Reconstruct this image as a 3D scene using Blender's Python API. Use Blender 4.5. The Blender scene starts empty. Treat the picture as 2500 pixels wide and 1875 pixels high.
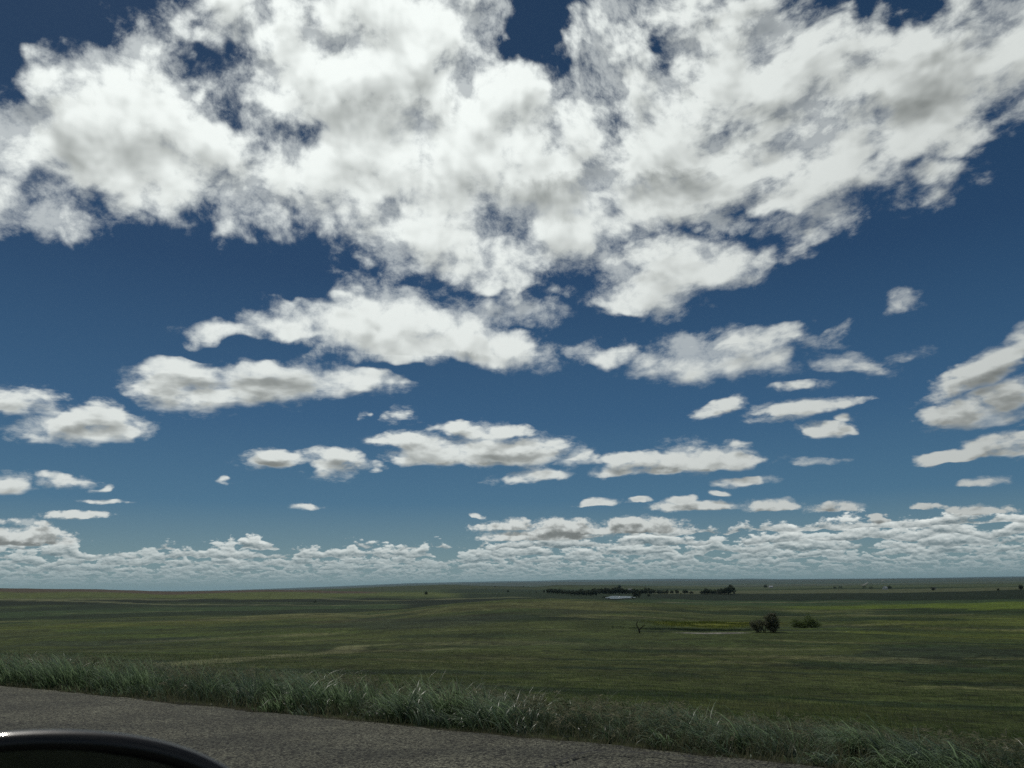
import bpy, bmesh, math, random
import numpy as np
from mathutils import Vector, Matrix, noise as mnoise

rad = math.radians
random.seed(7)
rng = np.random.default_rng(11)
SC = bpy.context.scene
COL = SC.collection

# ------------------------------------------------------------------ camera
EYE = 1.30                                  # phone held at a passenger's eye height above the road
HFOV, PITCH, ROLL = rad(68.0), rad(14.9), rad(-0.78)
cam_data = bpy.data.cameras.new('camera')
cam = bpy.data.objects.new('camera', cam_data)
COL.objects.link(cam)
cam_data.sensor_width = 36.0
cam_data.angle = HFOV
cam_data.clip_start = 0.05
cam_data.clip_end = 200000.0
cam_data.dof.use_dof = True                # the phone's small lens: only the car mirror is near enough to blur
cam_data.dof.focus_distance = 60.0
cam_data.dof.aperture_fstop = 9.0
CAM_M = Matrix.Rotation(rad(90) + PITCH, 3, 'X') @ Matrix.Rotation(ROLL, 3, 'Z')
cam.matrix_world = Matrix.Translation((0, 0, EYE)) @ CAM_M.to_4x4()
SC.camera = cam
FPX = 1250.0 / math.tan(HFOV / 2)           # focal length in pixels of the 2500 px wide photograph


def look(px, py):
    """direction in the world of a point of the photograph (2500 x 1875)"""
    return (CAM_M @ Vector(((px - 1250.0) / FPX, -(py - 937.5) / FPX, -1.0))).normalized()


def azel(px, py):
    d = look(px, py)
    return math.degrees(math.atan2(d.x, d.y)), math.degrees(math.asin(d.z))


# ------------------------------------------------------------------ small node language
class V:
    """a socket that can be calculated with"""
    nt = None

    def __init__(s, sock): s.s = sock
    def __add__(a, b): return mth('ADD', a, b)
    def __radd__(a, b): return mth('ADD', b, a)
    def __sub__(a, b): return mth('SUBTRACT', a, b)
    def __rsub__(a, b): return mth('SUBTRACT', b, a)
    def __mul__(a, b): return mth('MULTIPLY', a, b)
    def __rmul__(a, b): return mth('MULTIPLY', b, a)
    def __truediv__(a, b): return mth('DIVIDE', a, b)
    def __rtruediv__(a, b): return mth('DIVIDE', b, a)


def put(sock, v):
    if isinstance(v, V):
        V.nt.links.new(v.s, sock)
    elif v is not None:
        if isinstance(v, (tuple, list)) and sock.type == 'RGBA' and len(v) == 3:
            v = (*v, 1.0)
        sock.default_value = v


def node(kind, **kw):
    n = V.nt.nodes.new(kind)
    for k, v in kw.items():
        setattr(n, k, v)
    return n


def mth(op, a, b=None, c=None, clamp=False):
    n = node('ShaderNodeMath', operation=op, use_clamp=clamp)
    put(n.inputs[0], a); put(n.inputs[1], b); put(n.inputs[2], c)
    return V(n.outputs[0])


def vmath(op, a, b=None, out=0):
    n = node('ShaderNodeVectorMath', operation=op)
    put(n.inputs[0], a)
    if b is not None:
        put(n.inputs['Scale' if op == 'SCALE' else 1], b)
    return V(n.outputs[out])


def dot(a, b): return vmath('DOT_PRODUCT', a, b, 'Value')


def vec(x, y, z):
    n = node('ShaderNodeCombineXYZ')
    put(n.inputs[0], x); put(n.inputs[1], y); put(n.inputs[2], z)
    return V(n.outputs[0])


def xyz(v):
    n = node('ShaderNodeSeparateXYZ'); put(n.inputs[0], v)
    return [V(o) for o in n.outputs]


def rmp(v, a, b, c=0.0, d=1.0, smooth=True):
    n = node('ShaderNodeMapRange', interpolation_type='SMOOTHSTEP' if smooth else 'LINEAR')
    for i, x in enumerate((v, a, b, c, d)):
        put(n.inputs[i], x)
    return V(n.outputs[0])


def noise(v, scale, detail=6.0, rough=0.55, lac=2.0, kind='FBM', dist=0.0, dims='3D', w=None, color=False):
    n = node('ShaderNodeTexNoise', noise_dimensions=dims, noise_type=kind, normalize=(kind == 'FBM'))
    put(n.inputs['Vector'], v)
    if w is not None: put(n.inputs['W'], w)
    put(n.inputs['Scale'], scale); put(n.inputs['Detail'], detail); put(n.inputs['Roughness'], rough)
    put(n.inputs['Lacunarity'], lac); put(n.inputs['Distortion'], dist)
    return V(n.outputs['Color' if color else 0])


def mix(f, a, b):
    n = node('ShaderNodeMix', data_type='RGBA')
    put(n.inputs[0], f); put(n.inputs[6], a); put(n.inputs[7], b)
    return V(n.outputs[2])


def mixf(f, a, b):
    n = node('ShaderNodeMix', data_type='FLOAT')
    put(n.inputs[0], f); put(n.inputs[2], a); put(n.inputs[3], b)
    return V(n.outputs[0])


def cscale(c, f):
    return vmath('SCALE', c, f)


def cmul(c, k):
    return vmath('MULTIPLY', c, k)


# ------------------------------------------------------------------ sun and sky
SUN_EL, SUN_AZ = rad(55), rad(-34.5)          # high, ahead of the camera and to its left
SUN_DIR = Vector((math.sin(SUN_AZ) * math.cos(SUN_EL), math.cos(SUN_AZ) * math.cos(SUN_EL), math.sin(SUN_EL)))
sun_data = bpy.data.lights.new('sun', 'SUN')
sun_data.energy = 2.6
sun_data.angle = rad(0.55)
sun_data.color = (1.0, 0.95, 0.87)
sun = bpy.data.objects.new('sun', sun_data)
COL.objects.link(sun)
sun.rotation_euler = SUN_DIR.to_track_quat('Z', 'Y').to_euler()

world = bpy.data.worlds.new('World')
SC.world = world
world.use_nodes = True
world.cycles.sampling_method = 'MANUAL'
world.cycles.sample_map_resolution = 512
V.nt = world.node_tree
V.nt.nodes.clear()
STRENGTH = 0.1
K = 10.0                                    # 1 / STRENGTH: cloud brightness is given as it should look

D = 2500.0 / 2212.0
# clouds: centre x, y, half width, half height (in a 2212 px wide view), tilt in degrees, weight, flat base (1) or not (0)
CLOUDS = [
    # the great bank: left lobe
    (110, 330, 270, 135, 0, 1.0), (290, 235, 240, 160, 0, 1.0), (350, 350, 270, 130, -8, 1.0), (60, 300, 220, 100, 0, .9),
    (90, 465, 150, 55, 0, .45), (10, 440, 90, 50, 0, .35), (500, 420, 150, 80, -15, .7),
    # centre lobe
    (760, 110, 330, 200, 10, 1.05), (860, 60, 280, 150, 0, 1.0), (840, 240, 280, 190, -10, 1.1), (1010, 110, 190, 140, -25, .9), (560, 190, 150, 140, 20, .5),
    (620, 400, 200, 100, -20, .75), (760, 380, 220, 130, -20, .85), (960, 380, 230, 160, 0, 1.0), (860, 500, 200, 100, -15, .8),
    (1010, 520, 210, 110, -10, .8), (880, 555, 140, 40, -15, .4), (1080, 250, 190, 150, 0, .9), (570, 30, 150, 70, 10, .5),
    # right lobe
    (1330, 130, 140, 170, -10, .6), (1560, 90, 220, 150, 10, 1.0), (1480, 200, 200, 110, 20, .75), (1760, 170, 260, 150, 15, 1.0), (1700, 260, 300, 110, 15, .9),
    (2000, 190, 330, 140, 10, 1.05), (2180, 130, 220, 140, 0, 1.0), (1300, 250, 170, 120, 0, .85), (1230, 370, 240, 130, 8, 1.0),
    (1420, 330, 250, 120, 12, 1.0), (1620, 330, 260, 90, 12, .95), (1430, 440, 300, 80, 8, .95), (1800, 330, 230, 70, 14, .85),
    (1180, 520, 170, 80, 10, .7), (1700, 420, 230, 60, 12, .6), (1780, 485, 120, 40, 25, .55), (1620, 475, 150, 35, -5, .4), (1990, 400, 90, 45, 15, .35),
    (2120, 240, 200, 55, 12, .6), (2100, 20, 220, 60, 0, .55),
    # scraps at the upper left
    (230, 25, 60, 45, -30, .3), (420, 70, 90, 55, -20, .35), (115, 110, 40, 30, 0, .25), (500, 5, 90, 40, 0, .4),
    # the lens and the long cloud under it
    (840, 698, 270, 90, -6, 1.15), (610, 708, 200, 36, 3, .9), (1020, 745, 210, 48, -10, .95), (690, 660, 150, 45, 12, .5),
    (410, 835, 160, 62, -4, 1.1), (580, 822, 180, 58, 4, 1.1), (730, 830, 170, 36, 3, .95), (440, 790, 120, 24, 3, .5),
    # left, lower
    (55, 868, 100, 36, -4, 1.0), (190, 918, 140, 44, -3, 1.0), (110, 935, 90, 28, 0, .7), (230, 895, 60, 34, 0, .8), (30, 1046, 66, 24, 0, 1.0), (137, 1036, 66, 19, -5, 1.0),
    (205, 1055, 26, 9, 8, .7), (225, 1084, 52, 6, 0, .8), (172, 1112, 76, 10, 0, .9), (45, 1129, 66, 9, -3, .7),
    # right of the middle
    (1450, 580, 175, 72, 3, .8), (1390, 635, 130, 52, 8, .7), (1350, 672, 70, 22, 0, .6), (1095, 612, 75, 36, 0, .6), (1110, 668, 100, 44, -5, .6), (1215, 625, 38, 16, 0, .45),
    (1540, 772, 200, 56, 6, 1.1), (1590, 745, 150, 36, 4, .8), (1310, 763, 95, 26, 5, .6), (1770, 738, 70, 22, 10, .5), (1840, 785, 100, 24, -5, .45), (1725, 832, 72, 14, 5, .5),
    (1942, 657, 50, 20, 12, .42), (1800, 712, 30, 9, 30, .3), (1960, 765, 50, 14, 8, .35),
    (2130, 795, 150, 40, 27, 1.0), (2140, 868, 175, 40, 18, 1.0), (2120, 905, 120, 22, 8, .6), (2170, 968, 130, 36, 10, 1.1, 1), (2050, 990, 90, 18, 6, 1.0, 1), (2130, 1041, 52, 10, 4, .8),
    (1555, 880, 64, 18, 20, .9), (1740, 879, 140, 19, 6, 1.0), (1785, 926, 66, 22, 0, 1.0), (1832, 900, 36, 11, 8, .6), (1660, 905, 50, 7, 5, .35),
    (868, 898, 34, 18, 0, .55), (797, 899, 14, 8, 0, .4), (585, 993, 85, 22, 2, 1.0), (725, 1000, 72, 36, -3, 1.0), (805, 1008, 34, 14, 0, .5),
    # the heaps over the farm
    (1040, 932, 120, 24, -2, 1.0), (910, 957, 130, 22, -5, 1.0), (1010, 985, 170, 44, 0, 1.2, 1), (1150, 975, 110, 34, 3, 1.1), (1245, 985, 52, 26, 0, .9), (1150, 1030, 82, 17, 5, .8),
    (1510, 998, 140, 42, 0, 1.25, 1), (1400, 1012, 130, 28, 4, 1.1, 1), (1345, 990, 85, 17, 5, .9), (1595, 1041, 80, 11, 3, .9), (1755, 997, 82, 9, 2, .7), (1553, 1066, 36, 7, -3, .9),
    (662, 1094, 34, 9, 0, .9), (1640, 995, 50, 12, 0, .5), (490, 1036, 18, 12, 0, .5), (1500, 955, 40, 12, 0, .4), (1570, 962, 40, 12, 0, .4),
    (1290, 1088, 48, 11, 8, 1.0, 1), (1375, 1081, 30, 9, 0, 1.0, 1), (1500, 1095, 95, 16, 0, 1.1, 1), (1470, 1083, 40, 14, 0, 1.1), (1670, 1094, 70, 19, 0, 1.1, 1), (1800, 1098, 72, 15, 4, 1.1, 1),
    (1895, 1121, 25, 14, 0, 1.1), (2005, 1094, 42, 7, 0, .9), (2110, 1105, 80, 14, 0, 1.0, 1), (1035, 1115, 22, 6, -10, .8),
    (1090, 1140, 80, 13, 0, 1.1, 1), (1115, 1130, 30, 13, 0, 1.0), (1220, 1142, 80, 26, 0, 1.3, 1), (1160, 1160, 130, 16, 0, 1.1, 1), (1390, 1140, 100, 26, 0, 1.3, 1), (1360, 1130, 50, 18, 0, 1.2), (1300, 1148, 120, 12, 0, 1.1, 1),
    (60, 1162, 110, 26, -3, 1.2, 1), (80, 1148, 50, 16, 0, 1.1), (20, 1170, 90, 18, 0, 1.1, 1),
]



# gaps of clear sky through them
HOLES = [
    (1140, 50, 80, 130, 8, 1.1), (1205, 170, 70, 50, -30, .45), (1445, 95, 90, 70, 10, .50), (655, 295, 60, 70, 0, .50), (1950, 15, 170, 45, -5, .7), (180, 50, 260, 100, 10, .5),
    (1490, 290, 90, 50, 20, .45), (1600, 265, 130, 50, 25, .45), (520, 245, 90, 70, 0, .5), (740, 440, 120, 55, -20, .45), (410, 190, 60, 60, 20, .4), (1330, 90, 60, 90, -15, .45), (1060, 390, 50, 60, 0, .35), (1660, 470, 150, 36, 5, .45),
    (690, 622, 170, 26, -8, .7), (1010, 640, 130, 30, 0, .5), (900, 612, 150, 16, 4, .5),
    (1240, 600, 120, 60, 0, .5), (560, 768, 200, 18, 5, .9), (890, 800, 200, 18, -6, .7), (430, 760, 120, 18, 2, .8), (50, 410, 70, 45, -20, .35), (470, 110, 70, 70, 0, .35), (1290, 700, 120, 40, 0, .5),
]


# thick, sunless bodies inside them, in the same terms
GREYS = [
    (190, 300, 130, 80, 0, .6), (340, 320, 90, 60, -20, .35), (820, 265, 190, 70, -8, .6), (900, 290, 70, 45, 0, .7), (780, 190, 130, 60, 10, .35), (960, 420, 90, 50, 0, .25),
    (1260, 420, 210, 52, 5, .8), (1480, 400, 170, 46, 8, .75), (1650, 130, 110, 70, 20, .35), (1900, 260, 230, 70, 16, .5), (2100, 140, 160, 80, 0, .4), (1400, 210, 90, 60, 20, .25), (1700, 330, 130, 30, 10, .35),
    (600, 822, 150, 34, 2, 1.0), (430, 832, 90, 24, 0, .6), (850, 735, 190, 26, -4, .3), (1010, 765, 120, 14, -6, .4),
    (585, 996, 82, 17, 2, 1.25), (740, 1003, 30, 12, 0, .4), (60, 880, 80, 14, -4, .5), (190, 930, 110, 14, 0, .4), (30, 1058, 60, 9, 0, .6), (140, 1044, 60, 7, 0, .4),
    (1520, 785, 130, 22, 6, .5), (1600, 760, 90, 20, 4, .5), (1420, 600, 110, 30, 3, .25), (2150, 820, 120, 26, 22, .7), (2160, 880, 130, 24, 16, .7), (2170, 985, 120, 13, 8, .7),
    (1510, 1017, 150, 13, 0, .8), (1400, 1022, 100, 10, 3, .5), (1000, 1010, 150, 12, 0, .7), (1120, 985, 90, 13, 0, .6), (900, 962, 80, 8, 0, .3), (1500, 1104, 90, 6, 0, .6), (1670, 1106, 70, 7, 0, .6),
    (1800, 1107, 70, 6, 0, .6), (1220, 1156, 90, 8, 0, .8), (1390, 1156, 100, 8, 0, .8), (60, 1176, 110, 8, 0, .8), (1785, 936, 60, 9, 0, .5), (1740, 886, 120, 8, 5, .4),
]


def cover(clouds, v3, q3):
    """how far inside the nearest cloud a direction lies: 1 at its heart, 0 at its rim"""
    acc = None
    for c in clouds:
        cx, cy, rx, ry, rot, w = [x * 1.0 for x in c[:6]]
        cx, cy, rx, ry = cx * D, cy * D, rx * D, ry * D
        ca, sa = math.cos(rad(rot)), math.sin(rad(rot))
        p0 = np.array(azel(cx, cy))
        h = 4.0
        ju = (np.array(azel(cx + ca * h, cy - sa * h)) - p0) / h * rx
        jv = (np.array(azel(cx - sa * h, cy - ca * h)) - p0) / h * ry
        J = np.linalg.inv(np.array([ju, jv]).T)
        Q = J.T @ J
        # weight * (1 - (p - p0)^T Q (p - p0)), opened out into terms of az^2, az el, el^2, az, el, 1
        lin = 2 * Q @ p0
        a = dot(q3, tuple(float(x) for x in (-w * Q[0, 0], -2 * w * Q[0, 1], -w * Q[1, 1])))
        b = dot(v3, tuple(float(x) for x in (w * lin[0], w * lin[1], w * (1 - p0 @ Q @ p0))))
        f = a + b
        if len(c) > 6:
            base = np.array(azel(cx, cy + ry * 0.55))
            s = 1.0 / (0.25 * np.linalg.norm(jv))
            f = mth('MINIMUM', f, dot(v3, (0.0, float(s), float(-s * base[1]))))
        acc = f if acc is None else mth('SMOOTH_MAX', acc, f, 0.22)
    return acc


def group_tree(name, ins):
    t = bpy.data.node_groups.new(name, 'ShaderNodeTree')
    for n in ins:
        t.interface.new_socket(n, in_out='INPUT', socket_type='NodeSocketFloat')
    t.interface.new_socket('Color', in_out='OUTPUT', socket_type='NodeSocketColor')
    V.nt = t
    gi = t.nodes.new('NodeGroupInput'); go = t.nodes.new('NodeGroupOutput')
    return t, [V(o) for o in gi.outputs[:len(ins)]], go


def clamp01(v, lo=0.0, hi=1.0):
    return mth('MAXIMUM', mth('MINIMUM', v, hi), lo)


GREY, WHITE = (.19, .21, .205), (.95, 1.0, .97)


def clear_sky(az, el):
    """Nishita sky, pulled to the deep blue that the photograph shows"""
    sky = node('ShaderNodeTexSky', sky_type='NISHITA', sun_disc=False)
    sky.sun_elevation = SUN_EL
    sky.sun_rotation = SUN_AZ
    sky.altitude = 600.0
    sky.air_density = 1.0; sky.dust_density = 0.6; sky.ozone_density = 2.0
    ramp = node('ShaderNodeValToRGB')
    cr = ramp.color_ramp
    stops = [(0.0, (.190, .275, .290)), (0.035, (.140, .235, .270)), (.10, (.056, .148, .244)), (.20, (.031, .097, .196)),
             (.38, (.0145, .050, .119)), (.55, (.0115, .038, .090)), (1.0, (.009, .028, .07))]
    while len(cr.elements) < len(stops):
        cr.elements.new(0.5)
    for e, (q, c) in zip(cr.elements, stops):
        e.position = q; e.color = (*c, 1)
    put(ramp.inputs[0], mth('MAXIMUM', el, 0.0) / 60.0)
    return mix(0.96, V(sky.outputs[0]), cmul(V(ramp.outputs[0]), (K, K, K)))


ROWS = [  # base elevation, height, frequency, threshold at left, at right, haze
    (0.45, 0.40, 2.2, .40, .48, .82), (0.68, 0.48, 1.8, .41, .46, .72), (0.95, 0.60, 1.45, .41, .45, .60), (1.28, 0.72, 1.15, .41, .43, .48), (1.68, 0.88, .9, .42, .42, .36),
    (2.15, 1.05, .72, .46, .42, .24), (2.75, 1.25, .56, .62, .43, .13), (3.5, 1.2, .45, .86, .47, .04),
]


def far_rows(az, el, col):
    """rows of heaps above the horizon: flat bases, heaped tops, one row behind the other"""
    for k, (e0, h, f, tl, tr, hz) in enumerate(ROWS):
        pk = vec(az * f + 37.7 * k, (el - e0) * (f * 2.2), 3.1 * k)
        nk = noise(pk, 1.0, 5, 0.55, 2.1)
        mk = noise(vec(az * (f * 0.33) + 11.3 * k, 0.0, 9.0 + k), 1.0, 1, 0.5)
        thr = rmp(az, -20.0, 25.0, tl, tr, False)
        t = (el - e0 - (noise(vec(az * (f * 0.7) + 5.0, 0.0, 3.0 + k), 1.0, 2, .6) - 0.5) * (h * 1.1)) / h
        body = (mk - thr) * 3.0 + (nk - 0.5) * 2.8 - mth('MAXIMUM', t, 0.0) * 0.85 + 0.35
        body = mth('MINIMUM', body, (t + 0.05) * 6.0 + (nk - 0.5) * 1.5)
        ak = rmp(body, 0.0, 0.25)
        up = noise(vmath('ADD', pk, (0.04, 0.22, 0.0)), 1.0, 5, 0.55, 2.1)
        lk = clamp01(rmp(t, -0.05, 0.6, 0.26, 0.84) - rmp(body, .2, 1.0) * .20 + (nk - up) * 3.0 + 0.05, 0.04)
        ck = mix(lk, (.115 * K, .160 * K, .180 * K), (.84 * K, .88 * K, .85 * K))
        ck = mix(hz, ck, (.20 * K, .285 * K, .305 * K))
        col = mix(ak * (1.0 - hz * 0.35), col, ck)
    return col


class Look:
    """how cloud is drawn at one height in the sky"""
    def __init__(s, scale, squash, amp, edge, off, rough, det, core, cap=0.8, trim=0.0, base=1.36, side=0.1, rel=2.2, gain=1.0, flat=0.0):
        s.flat = flat
        s.gain = gain
        s.base, s.side, s.rel = base, side, rel
        s.scale, s.squash, s.amp, s.edge, s.off, s.rough, s.det, s.core, s.cap, s.trim = scale, squash, amp, edge, off, rough, det, core, cap, trim


HIGH = Look(1.75, 1.2, 4.5, 1.05, 1.6, .65, 11, .36, 1.0, gain=1.08)
MID = Look(3.2, 2.1, 3.6, 0.80, 0.8, .61, 9, .5, .85, .06, 1.18, .30, 2.0, flat=.62)
LOW = Look(7.5, 1.5, 4.4, 0.75, .42, .65, 8, .55, .95, -.04, 1.1, .45, 2.6, flat=.70)


def zone(name, lo, hi, own, above, b0, b1, rows):
    """one belt of the sky between two elevations; near its upper rim it turns into the belt above"""
    def near(kind):
        for c in kind:
            r = max(c[2] * abs(math.sin(rad(c[4]))), c[3]) * 1.7 + 20
            e1, e0 = azel(c[0] * D, (c[1] - r) * D)[1], azel(c[0] * D, (c[1] + r) * D)[1]
            if e1 > lo and e0 < hi + 3:
                yield c
    clouds, greys, holes = list(near(CLOUDS)), list(near(GREYS)), list(near(HOLES))
    t, (az, el), go = group_tree(name, ('az', 'el'))
    f = rmp(el, b0, b1) if above else None

    def both(get):
        return get(own) if not above else mixf(f, get(own), get(above))

    def const(key):
        return getattr(own, key) if not above else mixf(f, getattr(own, key), getattr(above, key))

    def place(L, a, e, z=0.0):
        u, v = a * 0.1, e * (0.1 * L.squash)
        if L is HIGH:
            # to the right the bank is drawn out into streaks that climb to the right
            st = rmp(a, 2.0, 22.0)
            uu, vv = u - 1.5, v - 2.8
            u = uu + 1.5 - (uu * 0.10 + vv * -0.14) * st
            v = vv + 2.8 + (vv * 0.30 - uu * 0.25) * st
        p = vec(u, v, z)
        w = noise(p, L.scale * 0.9, 2, 0.5, color=True)
        return vmath('ADD', p, cscale(vmath('SUBTRACT', w, (0.5, 0.5, 0.5)), 0.40 / L.scale))

    def fine(L, a, e):
        return noise(place(L, a, e), L.scale, L.det, L.rough, 2.05)

    def soft(L, a, e):
        p = place(L, a, e)
        n = noise(p, L.scale, 3, L.rough - .12, 2.05)
        r = noise(p, L.scale * 2.4, 3, 0.5, 2.1, kind='RIDGED_MULTIFRACTAL')
        return n + rmp(r, 0.3, 2.2, 0.07, -0.07, False)

    def cov(a, e):
        # rims are pushed about so that no ellipse shows
        w = both(lambda L: (noise(vec(a * 0.1, e * 0.15, 8.0), L.scale * 1.8, 2, .5) - 0.5) * (11.0 / L.scale))
        x = both(lambda L: (noise(vec(a * 0.1, e * 0.15, 4.0), L.scale * 1.8, 2, .5) - 0.5) * ((6.0 if L is HIGH else 2.2) / L.scale))
        a, e = a + w, e + x
        v3, q3 = vec(a, e, 1.0), vec(a * a, a * e, e * e)
        c = clamp01(cover(clouds, v3, q3), -3.0, own.cap) * own.gain - own.trim
        if holes:
            hole = clamp01(cover(holes, v3, q3), 0.0, 2.0)
            c = c - hole * (hole + 0.25) * 1.1
        return c

    amp, edge, off = const('amp'), const('edge'), const('off')
    a1, e1 = az - off * 0.25, el + off
    n0 = both(lambda L: fine(L, az, el))
    s0 = both(lambda L: soft(L, az, el))
    s1 = both(lambda L: soft(L, a1, e1))
    c0 = cov(az, el)
    c1 = cov(a1, e1)
    under = rmp(c1 - c0, -0.05, 0.45) * const('flat')         # the underside of a heap is level
    d0 = c0 + (n0 * 0.7 + s0 * 0.3 - 0.5) * amp * (1.0 - under)
    d1 = c1 + (s1 - 0.5) * amp
    dm = c0 + (s0 - 0.5) * amp
    alpha = rmp(d0, 0.0, edge)
    # thin veils that trail off the rims
    vn = both(lambda L: noise(place(L, az, el, 6.0), L.scale * 1.5, L.det, .68, 2.1))
    veil = rmp(c0 + (vn - 0.5) * amp * 1.2, -0.25, 1.3) * 0.55
    alpha = mth('MAXIMUM', alpha, veil)
    # light: cloud with much cloud above it, and thick cloud, is grey; rims are white
    wob = vec(az + (s0 - 0.5) * (own.off * 6.0), el + (n0 - 0.5) * (own.off * 3.0), 1.0)
    wx, wy, _ = xyz(wob)
    grey = clamp01(cover(greys, wob, vec(wx * wx, wx * wy, wy * wy)), 0.0, 1.3)
    shade = rmp(d1, 0.1, 1.25, 0.0, 1.0) * 0.30 + rmp(dm, 0.3, 1.6) * const('core') * 0.8
    shade = shade + grey * rmp(d0, 0.2, 0.9) * 0.56
    lit = const('base') + clamp01((c0 - c1) * const('side'), -0.3, 0.3) - shade + (s0 - s1) * const('rel')
    lit = mth('SMOOTH_MAX', mth('SMOOTH_MIN', lit, 1.0, 0.25), 0.12, 0.5) + (n0 - s0) * 0.32
    lit = clamp01(lit, 0.0, 1.02)
    glow = rmp(el, 2.0, 34.0, 0.68, 1.0, False) * rmp(az, -8.0, 38.0, 1.0, 0.74)
    cl = cscale(mix(lit, tuple(x * K for x in GREY), tuple(x * K for x in WHITE)), glow)
    col = clear_sky(az, el)
    if rows:
        col = far_rows(az, el, col)
    col = mix(alpha, col, cl)
    t.links.new(col.s, go.inputs[0])
    return t


def back_sky():
    """what lies behind the camera: the same sky and scattered cloud"""
    t, (az, el), go = group_tree('sky behind', ('az', 'el'))
    n = noise(vec(az * 0.1, el * 0.2, 3.0), 1.2, 4, .55)
    a = rmp(n, .50, .62)
    col = mix(a, clear_sky(az, el), tuple(.75 * x * K for x in WHITE))
    t.links.new(col.s, go.inputs[0])
    return t


Z_TOP = zone('high cloud', 17.0, 90.0, HIGH, None, 0, 0, False)
Z_MID = zone('middle cloud', 7.0, 17.0, MID, HIGH, 12.5, 17.0, False)
Z_LOW = zone('low cloud', -1.0, 7.0, LOW, MID, 4.0, 7.0, True)
Z_BACK = back_sky()

V.nt = world.node_tree
tc = node('ShaderNodeTexCoord')
dx, dy, dz = xyz(vmath('NORMALIZE', V(tc.outputs['Generated'])))
az = mth('ARCTAN2', dx, dy) * 57.29578
el = mth('ARCSINE', dz) * 57.29578


def background(tree):
    b = node('ShaderNodeBackground')
    put(b.inputs[1], STRENGTH)
    if isinstance(tree, tuple):
        put(b.inputs[0], tree)
    else:
        g = node('ShaderNodeGroup', node_tree=tree)
        put(g.inputs[0], az); put(g.inputs[1], el)
        V.nt.links.new(g.outputs[0], b.inputs[0])
    return b.outputs[0]


def choose(f, a, b):
    m = node('ShaderNodeMixShader')
    put(m.inputs[0], f)
    V.nt.links.new(a, m.inputs[1]); V.nt.links.new(b, m.inputs[2])
    return m.outputs[0]


belt = choose(mth('GREATER_THAN', el, 7.0), background(Z_LOW), background(Z_MID))
belt = choose(mth('GREATER_THAN', el, 17.0), belt, background(Z_TOP))
belt = choose(mth('GREATER_THAN', mth('ABSOLUTE', az), 62.0), belt, background(Z_BACK))
belt = choose(mth('LESS_THAN', el, -0.8), belt, background((.03 * K, .035 * K, .02 * K)))
wo = node('ShaderNodeOutputWorld')
V.nt.links.new(belt, wo.inputs[0])

SC.view_settings.view_transform = 'Standard'
SC.view_settings.look = 'None'
SC.view_settings.exposure = 0.0
SC.view_settings.gamma = 1.0
SC.cycles.caustics_reflective = False
SC.cycles.caustics_refractive = False
SC.cycles.sample_clamp_indirect = 2.0
SC.cycles.use_denoising = False          # grain of the render is no worse than a phone's

# the picture is exposed for the bright cloud: the land comes out dark
SC.view_settings.exposure = -0.585
for n_ in world.node_tree.nodes:
    if n_.bl_idname == 'ShaderNodeBackground':
        n_.inputs[1].default_value = 0.15


# ------------------------------------------------------------------ helpers for objects
def tag(o, label=None, cat=None, group=None, kind=None):
    for k, v in (('label', label), ('category', cat), ('group', group), ('kind', kind)):
        if v:
            o[k] = v
    return o


def empty(name, loc, rz=0.0):
    o = bpy.data.objects.new(name, None)
    COL.objects.link(o)
    o.location = loc
    o.rotation_euler = (0, 0, rz)
    return o


def mesh_obj(name, verts, faces, mat, parent=None, smooth=False, attrs=None):
    """verts (n, 3) array, faces: array (m, 3 or 4) or list of tuples"""
    me = bpy.data.meshes.new(name)
    verts = np.asarray(verts, np.float32)
    if isinstance(faces, np.ndarray):
        m, k = faces.shape
        me.vertices.add(len(verts)); me.vertices.foreach_set('co', verts.ravel())
        me.loops.add(m * k); me.loops.foreach_set('vertex_index', faces.astype(np.int32).ravel())
        me.polygons.add(m); me.polygons.foreach_set('loop_start', np.arange(0, m * k, k, dtype=np.int32))
        if smooth:
            me.polygons.foreach_set('use_smooth', np.ones(m, bool))
        me.update(calc_edges=True)
        me.validate()
    else:
        me.from_pydata([tuple(map(float, v)) for v in verts], [], faces)
        if smooth:
            for p_ in me.polygons: p_.use_smooth = True
        me.update()
    for key, arr in (attrs or {}).items():
        if arr.ndim == 2:
            at = me.attributes.new(key, 'FLOAT_COLOR', 'POINT')
            full = np.ones((len(arr), 4), np.float32); full[:, :3] = arr
            at.data.foreach_set('color', full.ravel())
        else:
            at = me.attributes.new(key, 'FLOAT', 'POINT')
            at.data.foreach_set('value', arr.astype(np.float32))
    me.materials.append(mat)
    o = bpy.data.objects.new(name, me)
    COL.objects.link(o)
    if parent is not None:
        o.parent = parent
    return o


def copy_tree(o, parent=None):
    c = o.copy()
    COL.objects.link(c)
    if parent is not None:
        c.parent = parent
    for ch in o.children:
        copy_tree(ch, c)
    return c


def material(name):
    m = bpy.data.materials.new(name)
    m.use_nodes = True
    V.nt = m.node_tree
    b = V.nt.nodes['Principled BSDF']
    return m, b, V.nt.nodes['Material Output']


def attr(name, out='Fac'):
    n = node('ShaderNodeAttribute', attribute_name=name)
    return V(n.outputs[out])


def bump(h, strength, dist, b):
    n = node('ShaderNodeBump')
    put(n.inputs['Strength'], strength); put(n.inputs['Distance'], dist); put(n.inputs['Height'], h)
    V.nt.links.new(n.outputs[0], b.inputs['Normal'])


def pos():
    return V(node('ShaderNodeNewGeometry').outputs['Position'])


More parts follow.
